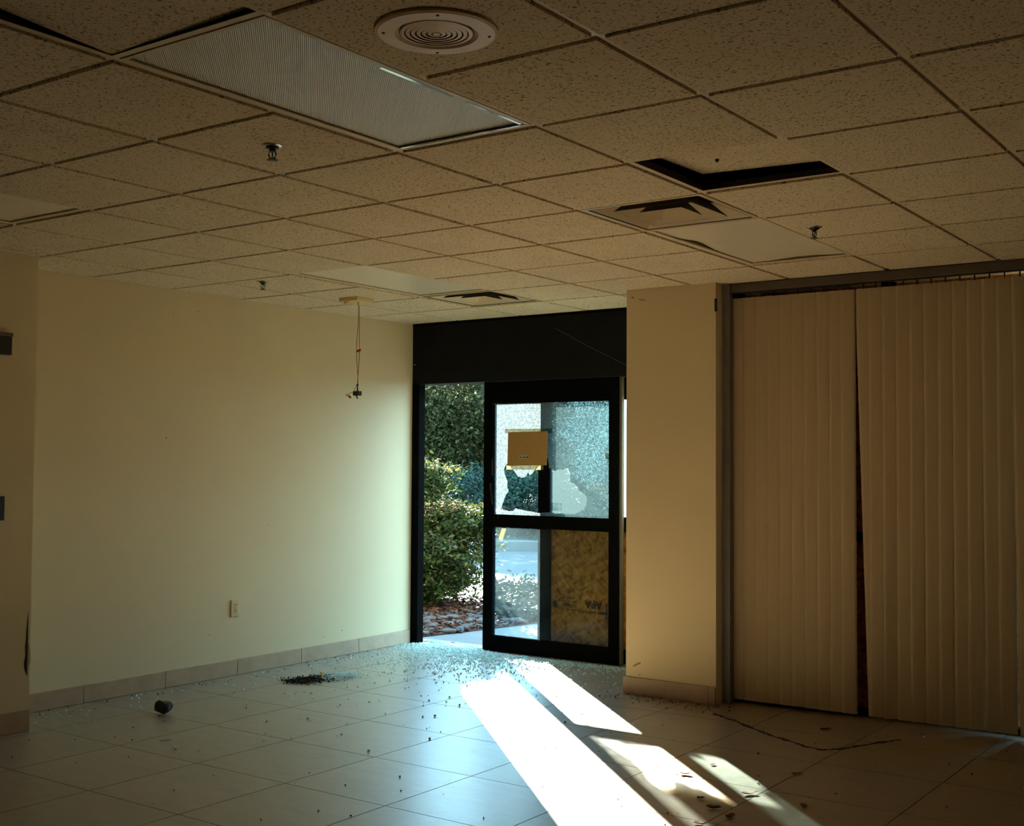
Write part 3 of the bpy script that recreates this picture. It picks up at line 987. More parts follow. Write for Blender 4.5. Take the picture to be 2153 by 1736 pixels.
# upper pane with a broken hole
def pxz(px, py):
    return (-3.994 + (px - 1039) * 0.004357 + 3.45, 1.938 - (py - 848) * 0.003700 - 0.0 + (px - 1039) * 0.00004)
hole_px = [(1055.7, 1074), (1058, 1062), (1061, 1054), (1067, 1040), (1072, 1033), (1068.5, 1026), (1068, 1021), (1069, 1013.5), (1065, 1005), (1062, 998), (1061, 988.6), (1065, 979), (1070, 976),
           (1076, 984), (1078, 988), (1083, 991), (1086, 996), (1091, 1003), (1096, 1004.5), (1100, 1006.5), (1105, 1005), (1108, 1004), (1111, 999), (1114, 995), (1116, 999.5), (1118, 1001), (1123, 997), (1127, 991), (1131, 985.5),
           (1141, 976), (1150, 967), (1156, 965), (1157.5, 985.5), (1165, 987), (1170, 992), (1179, 988.6), (1188, 989.5), (1198, 987), (1202, 998), (1202.6, 1013.5), (1209, 1017), (1215, 1021), (1221, 1032), (1229, 1037), (1235, 1043), (1236.5, 1052), (1235, 1060), (1230.6, 1069.5), (1222, 1075), (1213.5, 1079),
           (1190, 1079.5), (1168, 1078), (1154, 1077), (1139, 1079), (1128, 1077.5), (1117, 1075.7), (1108, 1075), (1100, 1072.6), (1093, 1072), (1087.5, 1070), (1081, 1076.5), (1070, 1076), (1061, 1074.5)]
hole = [pxz(*p) for p in hole_px]
# finer ragged edge
fine = []
for a, b in zip(hole, hole[1:] + hole[:1]):
    fine.append(a)
    L = math.dist(a, b)
    for k in range(1, max(1, int(L / 0.014))):
        f = k / max(1, int(L / 0.014))
        fine.append((a[0] + (b[0] - a[0]) * f + random.uniform(-.003, .003), a[1] + (b[1] - a[1]) * f + random.uniform(-.003, .003)))
hole = fine
ox0, ox1, oz0, oz1 = -3.990 + 3.45, -2.928 + 3.45, 1.064, 1.937
outer = [(ox0, oz0), (ox1, oz0), (ox1, oz1), (ox0, oz1)]
vin = [Vector(p) for p in outer + hole]
ed = [(k, (k + 1) % 4) for k in range(4)] + [(4 + k, 4 + (k + 1) % len(hole)) for k in range(len(hole))]
rv_, re_, rf_, *_ = delaunay_2d_cdt(vin, ed, [], 0, 1e-5)
def inside(p, poly):
    c = False
    j = len(poly) - 1
    for i in range(len(poly)):
        if (poly[i][1] > p[1]) != (poly[j][1] > p[1]) and p[0] < (poly[j][0] - poly[i][0]) * (p[1] - poly[i][1]) / (poly[j][1] - poly[i][1]) + poly[i][0]:
            c = not c
        j = i
    return c
gf = []
for f in rf_:
    cx = sum(rv_[i][0] for i in f) / len(f)
    cz = sum(rv_[i][1] for i in f) / len(f)
    if not inside((cx, cz), hole):
        gf.append(tuple(f))
me = bpy.data.meshes.new('upper_pane')
me.from_pydata([(p[0], 0.006, p[1]) for p in rv_], [], gf)
me.materials.append(M['crazed'])
up = link('upper_pane', me, dr)
up['label'] = 'shattered crazed glass with a ragged hole'

# tape on the door stiles and pane
def tape(x0, x1, z0, z1, y=-0.0235, rot=0.0, par=dr, th=0.0006):
    o = MB().box(-(x1 - x0) / 2, (x1 - x0) / 2, -th, 0, -(z1 - z0) / 2, (z1 - z0) / 2).build('tape_strip', M['tape'], par)
    o.location = ((x0 + x1) / 2 + 3.45, y, (z0 + z1) / 2)
    o.rotation_euler = (0, rot, 0)
    return o
tape(-3.995, -3.90, 1.928, 1.942, y=-0.0235)
tape(-4.005, -3.985, 1.37, 1.50, y=-0.0235, rot=-0.03)
tape(-4.012, -3.990, 1.14, 1.31, y=-0.0235, rot=-0.10)
tape(-2.955, -2.905, 1.500, 1.545, y=-0.0235, rot=0.05)
tape(-3.995, -3.55, 1.700, 1.735, y=-0.002).location.x = -3.665 + 3.45
tape(-3.87, -3.52, 1.418, 1.452, y=-0.002)
tape(-3.935, -3.92, 1.035, 1.066, y=-0.0235, rot=0.3)
o = tape(-3.925, -3.885, 0.86, 0.985, y=0.002, rot=0.36)

cb = empty('cardboard_sheet', (-3.667, 4.372, 1.58))
tag(cb, 'brown cardboard sheet taped over the shattered door pane', 'cardboard')
MB().add([(-0.187, -0.004, -0.133), (0.178, -0.004, -0.126), (0.187, -0.004, 0.134), (-0.181, -0.004, 0.129),
          (-0.187, 0.002, -0.133), (0.178, 0.002, -0.126), (0.187, 0.002, 0.134), (-0.181, 0.002, 0.129)],
         [(0, 1, 2, 3), (7, 6, 5, 4), (0, 4, 5, 1), (1, 5, 6, 2), (2, 6, 7, 3), (3, 7, 4, 0)]).build('board', M['cardboard'], cb)
MB().box(-0.070, 0.008, -0.0050, -0.0041, -0.077, -0.054).build('printed_label', M['label_white'], cb)
for k, w in enumerate((0.010, 0.006, 0.012, 0.007, 0.016)):
    x = -0.064 + k * 0.0145
    MB().box(x, x + w, -0.0056, -0.0051, -0.072, -0.059).build('print_mark', M['ink'], cb)

# fixed panel behind the sliding door
fp = empty('window_1', (-2.95, 4.46, 0.0))
struct(fp, 'fixed dark framed glass panel behind the sliding door')
def fbox(name, x0, x1, z0, z1, mat=None, y0=-0.020, y1=0.022, bevel=0.002):
    return MB().box(x0 + 2.95, x1 + 2.95, y0, y1, z0, z1).build(name, mat or M['black'], fp, bevel=bevel)
fbox('stile', -3.612, -3.512, 0.004, 2.108)
fbox('stile', -2.36, PX0 - 0.001, 0.004, 2.108)
fbox('bottom_rail', -3.512, -2.36, 0.004, 0.10)
fbox('middle_rail', -3.512, -2.36, 0.965, 1.075)
fbox('top_rail', -3.512, -2.36, 1.945, 2.105)
fbox('lower_pane', -3.514, -2.358, 0.098, 0.967, M['window_glass'], 0.0, 0.005, bevel=0)
fbox('upper_pane', -3.514, -2.358, 1.073, 1.947, M['film'], 0.0, 0.005, bevel=0)
fbox('stile_edge', -3.640, -3.613, 0.004, 1.0, M['wood_edge'], 0.024, 0.034, bevel=0)
st = MB().box(-0.052, 0.052, -0.0012, 0.0, -0.031, 0.031).build('paper_sticker', M['sticker'], fp)
st.location = (-3.455 + 2.95, -0.002, 1.136)

ob = empty('strand_board', (-2.95, 4.50, 0.5))
tag(ob, 'strand board sheet boarding up the lower panel behind the door', 'board')
MB().box(-0.60, 0.655, -0.006, 0.006, -0.49, 0.52).build('sheet', M['osb'], ob)
def text(body, size, x, z, par, mat, y=-0.0075, bold=False, align='CENTER'):
    cu = bpy.data.curves.new('t', 'FONT')
    cu.body = body
    cu.size = size
    cu.align_x = align
    cu.align_y = 'CENTER'
    cu.resolution_u = 2
    if bold:
        cu.offset = size * 0.02
    tmp = bpy.data.objects.new('t', cu)
    COL.objects.link(tmp)
    bpy.context.view_layer.update()
    me = bpy.data.meshes.new_from_object(tmp)
    bpy.data.objects.remove(tmp)
    me.materials.clear()
    me.materials.append(mat)
    o = link('printed_text', me, par)
    # face -y, upside down as on the board
    o.rotation_euler = (math.pi / 2, math.pi, 0)
    o.location = (x, y, z)
    return o
text('APA', 0.082, -0.188, -0.088, ob, M['ink'], bold=True)
text('RATED SHEATHING', 0.030, -0.195, -0.148, ob, M['ink'], bold=True)
text('WIDTH', 0.030, -0.405, -0.052, ob, M['ink'], bold=True)
text('SIZED FOR SPACING', 0.018, -0.415, -0.080, ob, M['ink'], bold=True)
text('24/16', 0.034, -0.415, -0.110, ob, M['ink'], bold=True)
text('EXPOSURE 1  PS 2', 0.020, -0.415, -0.143, ob, M['ink'], bold=True)
mb = MB()
ringv = [(0.020 * math.cos(2 * math.pi * k / 20), 0.028 * math.sin(2 * math.pi * k / 20)) for k in range(20)]
o = mb.prism(ringv, 0.0, 0.0008).build('printed_seal', M['ink'], ob)
o.rotation_euler = (math.pi / 2, 0, 0)
o.location = (-0.535, -0.0062, -0.110)
MB().box(-0.080, -0.070, -0.0072, -0.0064, -0.19, -0.08).build('printed_bar', M['ink'], ob)

# ------------------------------------------------------------------ boarded window, blinds
wf = empty('window_2', (-0.68, 3.80, 0.0))
struct(wf, 'tall boarded window behind the vertical blinds')
for b in ((PX1 - 0.0, PX1 + 0.05), (-0.70, -0.64), (0.13, 0.30)):
    MB().box(b[0] + 0.68, b[1] + 0.68, -0.05, 0.05, 0.0, 2.56).build('mullion', M['black'], wf)
MB().box(PX1 + 0.05 + 0.68, 0.13 + 0.68, -0.05, 0.05, 0.0, 0.03).build('sill_rail', M['black'], wf)
MB().box(PX1 + 0.05 + 0.68, 0.13 + 0.68, -0.05, 0.05, 1.02, 1.07).build('middle_rail', M['black'], wf)
MB().box(PX1 + 0.05 + 0.68, -0.70 + 0.68, -0.002, 0.002, 0.03, 2.56).build('pane', M['window_glass'], wf)
MB().box(-0.64 + 0.68, 0.13 + 0.68, -0.002, 0.002, 0.03, 2.56).build('pane', M['window_glass'], wf)
bo = empty('window_board', (-0.68, 3.90, 1.25))
tag(bo, 'strand board sheet closing the window behind the blinds', 'board')
MB().box(-0.97, 0.765, -0.006, 0.006, -1.25, 1.31).build('sheet', M['osb'], bo)

bt = struct(box('trim_4', (PX1, PX1 + 0.052, 3.60, 3.655, 0.0, 2.60), M['alu'], bevel=0.004), 'grey metal channel between pier and blinds')
MB().box(PX1 - 0.006, PX1 + 0.004, PY - 0.006, PY + 0.012, 2.42, 2.50).build('cord_bracket', M['darkplastic'], bt)

vb = empty('vertical_blind', (-0.78, YW, 0.0))
tag(vb, 'closed cream vertical blinds hanging from ceiling to floor', 'blinds')
MB().box(PX1 + 0.055 + 0.78, 0.28 + 0.78, -0.050, 0.010, 2.545, 2.598).build('headrail', M['rail'], vb, bevel=0.003)
MB().box(PX1 + 0.055 + 0.78, 0.28 + 0.78, -0.030, -0.008, 2.538, 2.5448).build('track', M['slot'], vb)
P = 0.0795
W = 0.089
ZB, ZTp = 0.022, 2.512
nsl = 22
def slat_mesh(shear, bow, twist):
    nz, nx = 14, 5
    vs, fs = [], []
    for lay in (-0.0005, 0.0005):
        for b in range(nz + 1):
            f = b / nz
            z = ZTp + (ZB - ZTp) * f
            tw = twist * f * f
            for a in range(nx + 1):
                u = (a / nx - 0.5) * W
                y = -0.0018 * (1 - (2 * a / nx - 1) ** 2) + lay
                vs.append((u * math.cos(tw) + shear(f) , y + u * math.sin(tw) + bow * f * f, z))
    q = (nz + 1) * (nx + 1)
    for b in range(nz):
        for a in range(nx):
            p = b * (nx + 1) + a
            fs.append((p, p + 1, p + nx + 2, p + nx + 1))
            fs.append((q + p, q + p + nx + 1, q + p + nx + 2, q + p + 1))
        for a in (0, nx):
            p = b * (nx + 1) + a
            fs.append((p, p + nx + 1, q + p + nx + 1, q + p))
    return MB().add(vs, fs).mesh('slat', M['blind'], smooth=True)
straight = slat_mesh(lambda f: 0.0, 0.0, 0.0)
for k in range(nsl):
    x = -1.575 + k * P
    if k == 10:      # right of the slit: bottom swings to the right
        me = slat_mesh(lambda f: 0.062 * max(0, (f - 0.10)) / 0.9, -0.004, 0.0)
        x += 0.006
    elif k == 9:
        me = slat_mesh(lambda f: -0.010, 0.0, 0.0)
    elif k == 12:
        me = slat_mesh(lambda f: 0.0, 0.0, 0.30)
    elif k in (14, 16, 18, 19):
        me = slat_mesh(lambda f, k=k: 0.006 * f * (1 if k % 2 else -1), 0.0, 0.10)
    elif k == nsl - 1:
        me = slat_mesh(lambda f: 0.02 * f, -0.02, -0.35)
    else:
        me = straight
    o = link('slat', me, vb)
    o.location = (x + 0.78, 0.0, 0)
    o.rotation_euler = (0, 0, math.radians(5 + random.uniform(-1.0, 1.0)))
    MB().box(-0.004, 0.004, -0.003, 0.003, 2.510, 2.540).build('carrier_hook', M['slot'], o).rotation_euler = (0, 0, 0)

# ------------------------------------------------------------------ exterior ground
gr = struct(box('ground', (-60, 40, 4.62, 70, -0.40, -0.06), M['asphalt']), 'pale asphalt drive outside')
struct(MB().prism([(-4.95, 4.54), (3.0, 4.54), (3.0, 6.4), (-4.60, 6.4), (-4.70, 5.7)], -0.06, -0.012).build('walkway', M['concrete']), 'pale concrete walkway outside the door')
bedp = [(-12.0, 4.8), (-4.955, 4.62), (-4.72, 5.7), (-4.62, 6.42), (-4.9, 7.2), (-5.6, 8.0), (-6.3, 8.05), (-8.0, 8.8), (-12.0, 10.0)]
bed = struct(MB().prism(bedp, -0.06, -0.004).build('mulch_bed', M['soil']), 'red brown mulch bed outside the door')
kb = struct(MB().prism([(-30, 8.0), (-10.55, 13.5), (-9.6, 14.2), (6, 24.0), (6, 24.3), (-9.7, 14.45), (-10.7, 13.75), (-30, 8.3)], -0.06, 0.10).build('kerb', M['kerb']), 'pale kerb across the drive')
struct(MB().prism([(-60, 0.5), (-30, 8.4), (-10.7, 13.8), (-9.7, 14.5), (6, 24.4), (40, 45), (40, 70), (-60, 70)], -0.06, 0.06).build('far_lawn', M['lawn']), 'grass beyond the drive')
struct(box('exterior_wall', (-9.0, -4.92, 4.30, 4.62, -0.1, 3.1), M['exterior'])) if False else None

# ------------------------------------------------------------------ plants
def leaf_mesh(name, pts, size, mat, flat=0.0, jitter=0.35, elong=1.7):
    """Rhombic leaves, gently folded, at the given points."""
    n = len(pts)
    pts = np.asarray(pts, float)
    a = rng.normal(size=(n, 3))
    a[:, 2] *= (1 - flat)
    a /= np.linalg.norm(a, axis=1)[:, None]
    b = rng.normal(size=(n, 3))
    b[:, 2] *= (1 - flat)
    b -= a * (a * b).sum(1)[:, None]
    b /= np.linalg.norm(b, axis=1)[:, None]
    nrm = np.cross(a, b)
    s = size * (1 + jitter * rng.uniform(-1, 1, n))[:, None]
    v = np.empty((n, 4, 3))
    v[:, 0] = pts - a * s * elong * 0.5
    v[:, 1] = pts + b * s * 0.5 + nrm * s * 0.12
    v[:, 2] = pts + a * s * elong * 0.5
    v[:, 3] = pts - b * s * 0.5 + nrm * s * 0.12
    me = bpy.data.meshes.new(name)
    me.vertices.add(4 * n)
    me.vertices.foreach_set('co', v.ravel())
    me.loops.add(4 * n)
    me.loops.foreach_set('vertex_index', np.arange(4 * n, dtype=np.int32))
    me.polygons.add(n)
    me.polygons.foreach_set('loop_start', np.arange(0, 4 * n, 4, dtype=np.int32))
    me.update(calc_edges=True)
    me.materials.append(mat)
    return me

def clusters(centres, per, spread):
    out = []
    for c, sp in centres:
        out.append(np.asarray(c) + rng.normal(size=(per, 3)) * np.asarray(sp) * spread)
    return np.concatenate(out)

def ell_points(c, r, n, shell=0.55):
    d = rng.normal(size=(n, 3))
    d /= np.linalg.norm(d, axis=1)[:, None]
    rad = shell + (1 - shell) * rng.uniform(size=n) ** 0.6
    return np.asarray(c) + d * rad[:, None] * np.asarray(r)

# bush beside the door, in tiers
bush = empty('garden_bush', (-6.55, 6.35, 0.0))
tag(bush, 'green bush with pale sunlit tips just outside the doorway', 'bush')
tiers = [((0.10, 0.05, 0.52), (0.80, 0.74, 0.34), 260), ((0.30, 0.22, 0.84), (0.60, 0.55, 0.20), 140), ((0.10, -0.15, 1.28), (0.46, 0.46, 0.24), 120),
         ((-0.35, -0.35, 1.62), (0.45, 0.45, 0.28), 100), ((-0.75, -0.75, 0.75), (0.7, 0.6, 0.6), 160),
         ((-0.05, -0.05, 0.22), (0.85, 0.75, 0.18), 150), ((-0.75, 0.75, 0.60), (0.75, 0.75, 0.52), 200)]  # last tier is unseen, added behind the bush to shade the mulch
ctr, tips = [], []
for c, r, n in tiers:
    P0 = ell_points(c, r, n, 0.25)
    ctr += [(p, (0.085, 0.085, 0.032)) for p in P0]
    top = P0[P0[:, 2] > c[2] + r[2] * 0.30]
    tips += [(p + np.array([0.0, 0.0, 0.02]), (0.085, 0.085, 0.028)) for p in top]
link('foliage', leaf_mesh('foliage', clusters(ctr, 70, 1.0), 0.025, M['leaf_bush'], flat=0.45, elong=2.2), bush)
o = link('rim_lit_tips', leaf_mesh('rim_lit_tips', clusters(tips, 24, 1.0), 0.022, M['leaf_tip'], flat=0.5, elong=2.4), bush)
o['label'] = 'pale pinkish top leaves with rim light painted into their colour'
mb = MB()
for k in range(9):
    a = k * 0.7
    e = tiers[k % 7][0]
    p0 = Vector((0.05 * math.cos(a), 0.05 * math.sin(a), -0.01))
    p1 = Vector((e[0] * 0.5 + 0.1 * math.cos(a), e[1] * 0.5 + 0.1 * math.sin(a), e[2] * 0.55))
    p2 = Vector((e[0] + 0.35 * math.cos(a), e[1] + 0.35 * math.sin(a), e[2] + 0.05))
    mb.tube([p0, p1, p2], [0.022, 0.014, 0.005], 6)
mb.build('stems', M['bark'], bush)

def tree(x, y, crown, label, cat='tree', leaf='leaf_tree', size=0.055, trunk=0.16, ncl=300, per=60, seedoff=0):
    t = empty('oak_tree', (x, y, 0.0))
    tag(t, label, cat, 'trees beyond the drive')
    cs = []
    for c, r, w in crown:
        P0 = ell_points(c, r, int(ncl * w), 0.45)
        cs += [(p, (0.26, 0.26, 0.15)) for p in P0]
    link('crown', leaf_mesh('crown', clusters(cs, per, 1.0), size, M[leaf], flat=0.25), t)
    mb = MB()
    mb.tube([(0, 0, -0.05), (0.05, 0.02, 1.0), (0.0, 0.08, 2.4), (0.1, 0.0, 4.0)], [trunk, trunk * 0.8, trunk * 0.6, trunk * 0.2], 8)
    for c, r, w in crown:
        mb.tube([(0.02, 0.05, 1.5), (c[0] * 0.5, c[1] * 0.5, c[2] * 0.8), (c[0], c[1], c[2])], [trunk * 0.5, trunk * 0.35, trunk * 0.12], 6)
    mb.build('trunk', M['bark'], t)
    return t
tree(-17.4, 19.9, [((0, 0, 3.2), (2.2, 2.2, 1.7), 1.0), ((0.9, 0.7, 1.9), (1.6, 1.3, 0.9), 0.5), ((-0.2, 0.9, 1.1), (1.6, 1.0, 0.8), 0.4)], 'dark green oak seen through the left of the doorway')
tree(-15.2, 19.2, [((0, 0, 3.3), (1.8, 1.9, 1.6), 0.9), ((-0.7, -0.4, 2.1), (1.5, 1.2, 0.85), 0.5), ((-0.1, 0.9, 1.2), (1.6, 0.9, 0.8), 0.5)], 'dark green oak seen through the right of the doorway')
tree(-16.6, 22.4, [((0, 0, 3.4), (1.5, 1.6, 1.6), 0.8), ((0.2, 0, 1.6), (1.5, 1.3, 1.0), 0.5)], 'oak seen through the hole in the shattered pane')
tree(-21.0, 21.5, [((0, 0, 3.4), (2.6, 2.4, 1.9), 1.1)], 'oak hidden mostly behind the left wall')

def shrub(x, y, rx, rz, label, leaf, size, n=120, per=26):
    t = empty('shrub', (x, y, 0.0))
    tag(t, label, 'shrub', 'shrubs beyond the drive')
    P0 = ell_points((0, 0, rz * 0.5), (rx, rx * 0.8, rz * 0.5), n, 0.5)
    P0[:, 2] = np.maximum(P0[:, 2], 0.03)
    link('foliage', leaf_mesh('foliage', clusters([(p, (0.12, 0.12, 0.07)) for p in P0], per, 1.0), size, M[leaf], flat=0.3), t)
    mb = MB()
    for k in range(5):
        a = k * 1.26
        mb.tube([(0.05 * math.cos(a), 0.05 * math.sin(a), -0.03), (0.4 * rx * math.cos(a), 0.4 * rx * math.sin(a), rz * 0.6)], [0.025, 0.008], 5)
    mb.build('stems', M['bark'], t)
    return t
shrub(-12.9, 15.9, 1.25, 1.35, 'blue green shrub behind the bush tips in the doorway', 'leaf_shrub', 0.048, 150, 44)
shrub(-12.2, 17.0, 1.30, 1.25, 'blue green shrub seen low in the broken pane hole', 'leaf_shrub', 0.048, 170, 44)
shrub(-10.0, 14.9, 0.75, 1.05, 'olive shrub against the dark door mullion', 'leaf_cover', 0.05, 90)
shrub(-11.6, 15.2, 0.95, 0.62, 'low pale shrub above the kerb behind the dusty lower pane', 'leaf_cover', 0.05, 90)
for k in range(5):
    pass

# ground cover in the bed (seen through the lower pane) and mulch chips
pts = []
while len(pts) < 6000:
    x, y = rng.uniform(-7.2, -4.7), rng.uniform(5.7, 8.0)
    if inside((x, y), bedp) and x + 0.75 * (y - 6.6) > -5.70 and y > 5.9:
        pts.append((x, y, abs(rng.normal()) * 0.07 + 0.01))
gc = link('ground_cover', leaf_mesh('ground_cover', pts, 0.035, M['leaf_cover'], flat=0.3))
tag(gc, 'low grey green ground cover in the bed seen through the lower pane', 'plants', kind='stuff')
pts = []
while len(pts) < 9000:
    x, y = rng.uniform(-7.4, -4.7), rng.uniform(4.66, 7.2)
    if inside((x, y), bedp):
        pts.append((x, y, rng.uniform(0.0, 0.02)))
mc = link('mulch_chips', leaf_mesh('mulch_chips', pts, 0.022, M['chip'], flat=0.75, elong=2.8))
tag(mc, 'red brown mulch chips strewn over the bed outside', 'mulch', kind='stuff')

def rock_mesh(seed, squash):
    r = np.random.default_rng(seed)
    bm = bmesh.new()
    bmesh.ops.create_icosphere(bm, subdivisions=2, radius=1.0)
    for v in bm.verts:
        d = v.co.normalized()
        k = 1 + 0.18 * math.sin(3.1 * d.x + seed) + 0.16 * math.sin(4.3 * d.y + 2 * seed) + 0.10 * r.uniform(-1, 1)
        v.co = Vector((d.x * k, d.y * k * 0.8, d.z * k * squash))
    me = bpy.data.meshes.new('rock')
    bm.to_mesh(me)
    bm.free()
    return me
sm = []
for k in range(5):
    me = rock_mesh(k + 3, 0.5)
    me.materials.append(M['stone'])
    sm.append(me)
placed = 0
while placed < 95:
    x, y = rng.uniform(-6.1, -4.72), rng.uniform(4.68, 6.3)
    if not inside((x, y), bedp) or y - 4.65 > (x + 6.6) * 1.6:
        continue
    s = rng.uniform(0.022, 0.055)
    o = bpy.data.objects.new('bed_stone', sm[placed % 5])
    COL.objects.link(o)
    o.location = (x, y, s * 0.28)
    o.scale = (s * 1.25, s, s)
    o.rotation_euler = (0, 0, rng.uniform(0, 6.28))
    tag(o, 'rounded grey stone lying among the mulch outside the doorway', 'stone', 'stones in the mulch bed')
    placed += 1

# ------------------------------------------------------------------ floor debris
def crumbs(name, pos, sizes, mat, label, cat):
    n = len(pos)
    base = np.array([(x, y, z) for z in (-.5, .5) for y in (-.5, .5) for x in (-.5, .5)])
    fidx = np.array([(0, 2, 3, 1), (4, 5, 7, 6), (0, 1, 5, 4), (2, 6, 7, 3), (0, 4, 6, 2), (1, 3, 7, 5)])
    vs = np.empty((n, 8, 3))
    for k in range(n):
        Rm = np.array(Euler((rng.uniform(-.5, .5), rng.uniform(-.5, .5), rng.uniform(0, 6.28))).to_matrix())
        d = base * sizes[k] * rng.uniform(0.6, 1.2, 3) + rng.normal(size=(8, 3)) * 0.08 * sizes[k]
        d = d @ Rm.T
        d[:, 2] += pos[k][2] - d[:, 2].min()
        vs[k] = d + np.array([pos[k][0], pos[k][1], 0])
    me = bpy.data.meshes.new(name)
    fs = (fidx[None] + 8 * np.arange(n)[:, None, None]).reshape(-1, 4)
    me.from_pydata(vs.reshape(-1, 3).tolist(), [], fs.tolist())
    me.materials.append(mat)
    o = link(name, me)
    tag(o, label, cat, kind='stuff')
    return o
def in_room(x, y):
    if x < XL + 0.03 or y > 4.5:
        return False
    if y < 0.62 and x < -4.32:
        return False
    if y > PY - 0.03 and x > PX0 - 0.03:
        return False
    if y > 4.28 and (x < -4.68 or x > -4.09):
        return False
    return True
pos, siz = [], []
while len(pos) < 5200:
    u = rng.uniform()
    if u < 0.62:
        x, y = -4.25 + rng.normal() * 0.32, 4.22 + rng.normal() * 0.16
    elif u < 0.80:
        x, y = rng.uniform(-4.0, -2.4), 4.30 - abs(rng.normal()) * 0.10
    else:
        x, y = -3.9 + rng.normal() * 0.55, 3.85 + rng.normal() * 0.38
    if in_room(x, y):
        d = math.hypot((x + 4.25) / 0.30, (y - 4.22) / 0.14)
        pos.append((x, y, max(0, 0.016 * math.exp(-d * d)) * rng.uniform()))
        siz.append(rng.uniform(0.004, 0.0095))
crumbs('glass_crumbs', pos, siz, M['crumb'], 'heap of pale teal broken glass crumbs across the door threshold', 'broken glass')
pos, siz = [], []
while len(pos) < 800:
    r = rng.exponential(1.5)
    a = rng.uniform(-2.75, -0.1)
    x, y = -3.9 + r * math.cos(a) * 1.1, 4.1 + r * math.sin(a)
    if rng.uniform() < 0.15:
        x, y = -4.7 + abs(rng.normal()) * 0.25, rng.uniform(0.7, 4.2)
    if in_room(x, y) and y > -1.0:
        pos.append((x, y, 0.0))
        siz.append(rng.uniform(0.004, 0.010))
crumbs('scattered_glass', pos, siz, M['crumb'], 'loose glass crumbs scattered over the floor tiles', 'broken glass')
pos, siz = [], []
while len(pos) < 330:
    u = rng.uniform()
    if u < 0.30:
        x, y = rng.uniform(-2.4, -1.5), PY - 0.03 - abs(rng.normal()) * 0.12
    elif u < 0.55:
        x, y = XL + 0.02 + abs(rng.normal()) * 0.12, rng.uniform(0.8, 4.2)
    elif u < 0.75:
        x, y = rng.uniform(-1.6, 0.1), 3.60 - abs(rng.normal()) * 0.06
    else:
        x, y = rng.uniform(-4.6, 0.6), rng.uniform(0.2, 4.2)
    if in_room(x, y) and (x < PX1 or y < 3.60):
        pos.append((x, y, 0.0))
        siz.append(rng.uniform(0.002, 0.0065))
crumbs('dirt_specks', pos, siz, M['dirt'], 'dark dirt specks strewn along the walls and floor', 'dirt')
# swept pile: dirt at the left end, glass at the right
pos, siz = [], []
for k in range(1300):
    f = rng.uniform()
    x, y = -4.24 + 0.06 * f + rng.normal() * 0.055, 2.47 + 0.28 * f + rng.normal() * 0.035
    pos.append((x, y, abs(rng.normal()) * 0.006))
    siz.append(rng.uniform(0.003, 0.008))
crumbs('debris_pile', pos, siz, M['dirt'], 'long dark pile of swept dirt near the left wall', 'debris')
pos, siz = [], []
for k in range(800):
    f = rng.uniform()
    x, y = -4.16 + 0.04 * f + rng.normal() * 0.05, 2.66 + 0.26 * f + rng.normal() * 0.03
    pos.append((x, y, abs(rng.normal()) * 0.007))
    siz.append(rng.uniform(0.003, 0.008))
crumbs('swept_glass', pos, siz, M['crumb'], 'greenish glass crumbs swept into the dirt pile', 'broken glass')

def leaf_obj(x, y, L, w, rz, mat, label, curl=0.35, z=0.0, tilt=0.0):
    n = 7
    vs, fs = [], []
    for k in range(n + 1):
        f = k / n
        hw = w * math.sin(math.pi * min(0.98, max(0.03, f))) ** 0.8 * (1 + 0.25 * math.sin(9 * f))
        zz_ = 0.002 + curl * L * (f - 0.5) ** 2
        for s in (-1, 0, 1):
            vs.append(((f - 0.5) * L, s * hw, zz_ + abs(s) * hw * 0.5))
    for k in range(n):
        for s in (0, 1):
            p = k * 3 + s
            fs.append((p, p + 1, p + 4, p + 3))
    o = empty('dry_leaf', (x, y, z), rz)
    lf = MB().add(vs, fs).build('blade', mat, o, smooth=True)
    sd = lf.modifiers.new('thick', 'SOLIDIFY')
    sd.thickness = 0.0008
    lf.rotation_euler = (0, tilt, 0)
    MB().tube([(L * 0.48, 0, 0.003 + curl * L * .23), (L * 0.62, 0.004, 0.004 + curl * L * .2)], 0.0009, 5).build('leaf_stalk', mat, o)
    tag(o, label, 'leaf', 'dry leaves on the floor')
    return o
LB, LY = M['leaf_brown'], M['leaf_yellow']
leaf_obj(-1.048, 1.919, 0.060, 0.022, 0.3, LB, 'curled reddish leaf on a tile joint in the sunlit patch', 0.6)
leaf_obj(-0.657, 1.782, 0.075, 0.018, 0.9, LB, 'shredded dry leaf in the right hand sunbeam', 0.5)
leaf_obj(-0.382, 1.737, 0.060, 0.016, 2.2, LB, 'dark dry leaf in shade right of the sunbeam', 0.4)
leaf_obj(-0.687, 1.484, 0.065, 0.020, 0.4, LB, 'dark dry leaf in shadow between two sunbeams', 0.5)
leaf_obj(-0.576, 1.412, 0.055, 0.018, 1.3, LB, 'crumpled dry leaf nearest the bottom between sunbeams', 0.6)
leaf_obj(-0.635, 1.245, 0.050, 0.018, 0.2, LB, 'dark leaf cut by the bottom picture edge', 0.4)
leaf_obj(-1.02, 2.16, 0.032, 0.012, 1.2, LB, 'small red leaf scrap in the middle sun patch', 0.4)
leaf_obj(-0.80, 1.59, 0.035, 0.014, 0.7, LB, 'small dark leaf scrap in the middle sun patch shade', 0.4)
leaf_obj(-0.62, 2.24, 0.055, 0.012, 0.8, LB, 'dark dry leaf on the dim tile right of the beams', 0.3)
leaf_obj(-4.474, 4.475, 0.045, 0.016, 0.6, LB, 'brown leaf lying on the doorway threshold', 0.5)
leaf_obj(-4.20, 2.70, 0.085, 0.016, 2.4, LY, 'long yellow leaf on the swept dirt pile', 0.2, 0.022, -0.2)
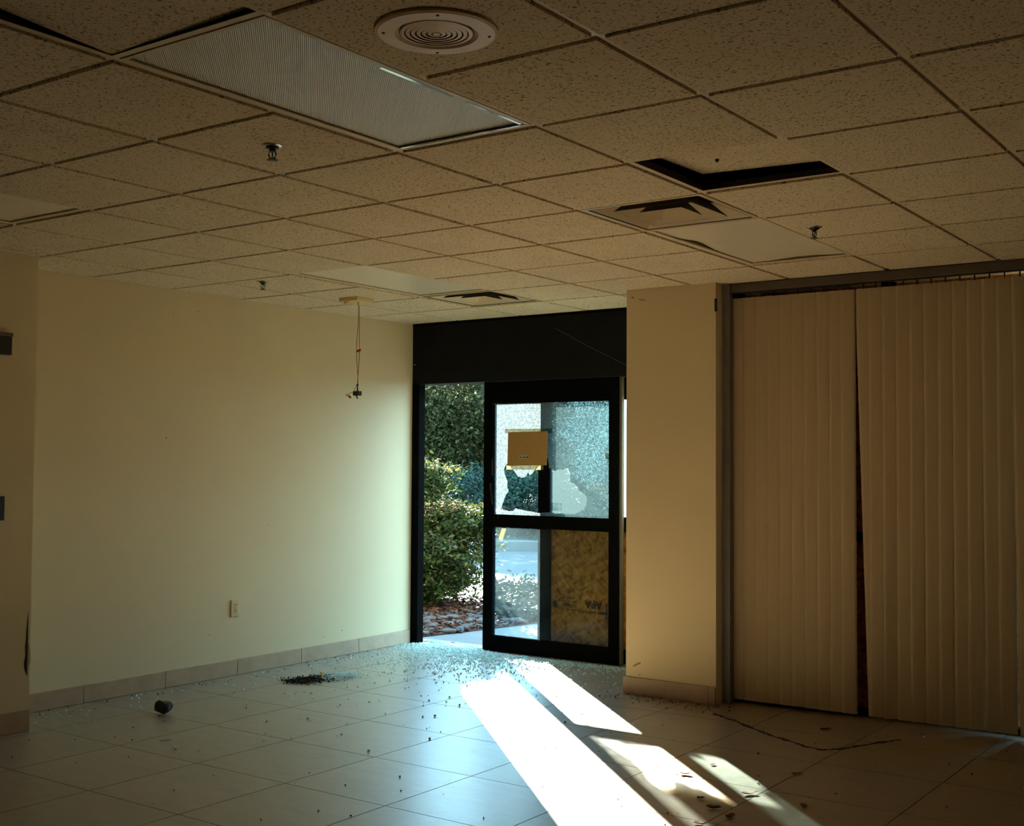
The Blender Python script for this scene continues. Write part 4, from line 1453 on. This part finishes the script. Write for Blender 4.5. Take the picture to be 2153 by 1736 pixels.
leaf_obj(-4.27, 2.60, 0.050, 0.012, 0.9, LY, 'small yellow leaf half in the swept dirt pile', 0.2, 0.012)
leaf_obj(-3.571, 0.889, 0.060, 0.004, 1.0, LB, 'thin dark twig like leaf on the dim left floor', 0.1)
leaf_obj(-0.86, 3.25, 0.070, 0.016, 0.9, LB, 'dark dry leaf near the base of the blinds', 0.3)

bark_piece = rock_mesh(21, 0.5)
bark_piece.materials.append(M['dirt'])
o = link('bark_piece', bark_piece)
o.location = (-4.21, 2.655, 0.016)
o.scale = (0.065, 0.028, 0.026)
o.rotation_euler = (0, 0, 1.25)
tag(o, 'dark bark lump in the middle of the swept pile', 'bark')
rk = rock_mesh(5, 0.85)
rk.materials.append(M['rock'])
o = link('rock', rk)
o.location = (-4.141, 1.33, 0.040)
o.scale = (0.052, 0.052, 0.048)
tag(o, 'dark rock lying alone on the floor near the left wall', 'rock')

# dried tide line of mud on the floor by the blinds
path = [(-1.56, 3.279), (-1.46, 3.21), (-1.35, 3.15), (-1.20, 3.04), (-1.056, 2.946), (-0.93, 2.88), (-0.80, 2.81), (-0.70, 2.79), (-0.64, 2.86), (-0.58, 2.99), (-0.52, 3.13), (-0.44, 3.28)]
fine = []
for a, b in zip(path[:-1], path[1:]):
    for k in range(8):
        f = k / 8
        fine.append((a[0] + (b[0] - a[0]) * f + rng.normal() * 0.004, a[1] + (b[1] - a[1]) * f + rng.normal() * 0.004))
vs, fs = [], []
for k, p in enumerate(fine):
    q = fine[min(k + 1, len(fine) - 1)]
    p_ = fine[max(k - 1, 0)]
    t = Vector((q[0] - p_[0], q[1] - p_[1])).normalized()
    w = 0.006 + 0.016 * abs(math.sin(k * 0.37)) * rng.uniform(0.2, 1.0)
    nx, ny = -t.y, t.x
    vs += [(p[0] + nx * w, p[1] + ny * w, 0.0003), (p[0], p[1], 0.0025), (p[0] - nx * w, p[1] - ny * w, 0.0003)]
    if k:
        o_ = (k - 1) * 3
        fs += [(o_, o_ + 1, o_ + 4, o_ + 3), (o_ + 1, o_ + 2, o_ + 5, o_ + 4)]
o = MB().add(vs, fs).build('mud_line', M['stain'])
tag(o, 'wavy dark line of dried mud on the floor by the blinds', 'mud stain', kind='stuff')
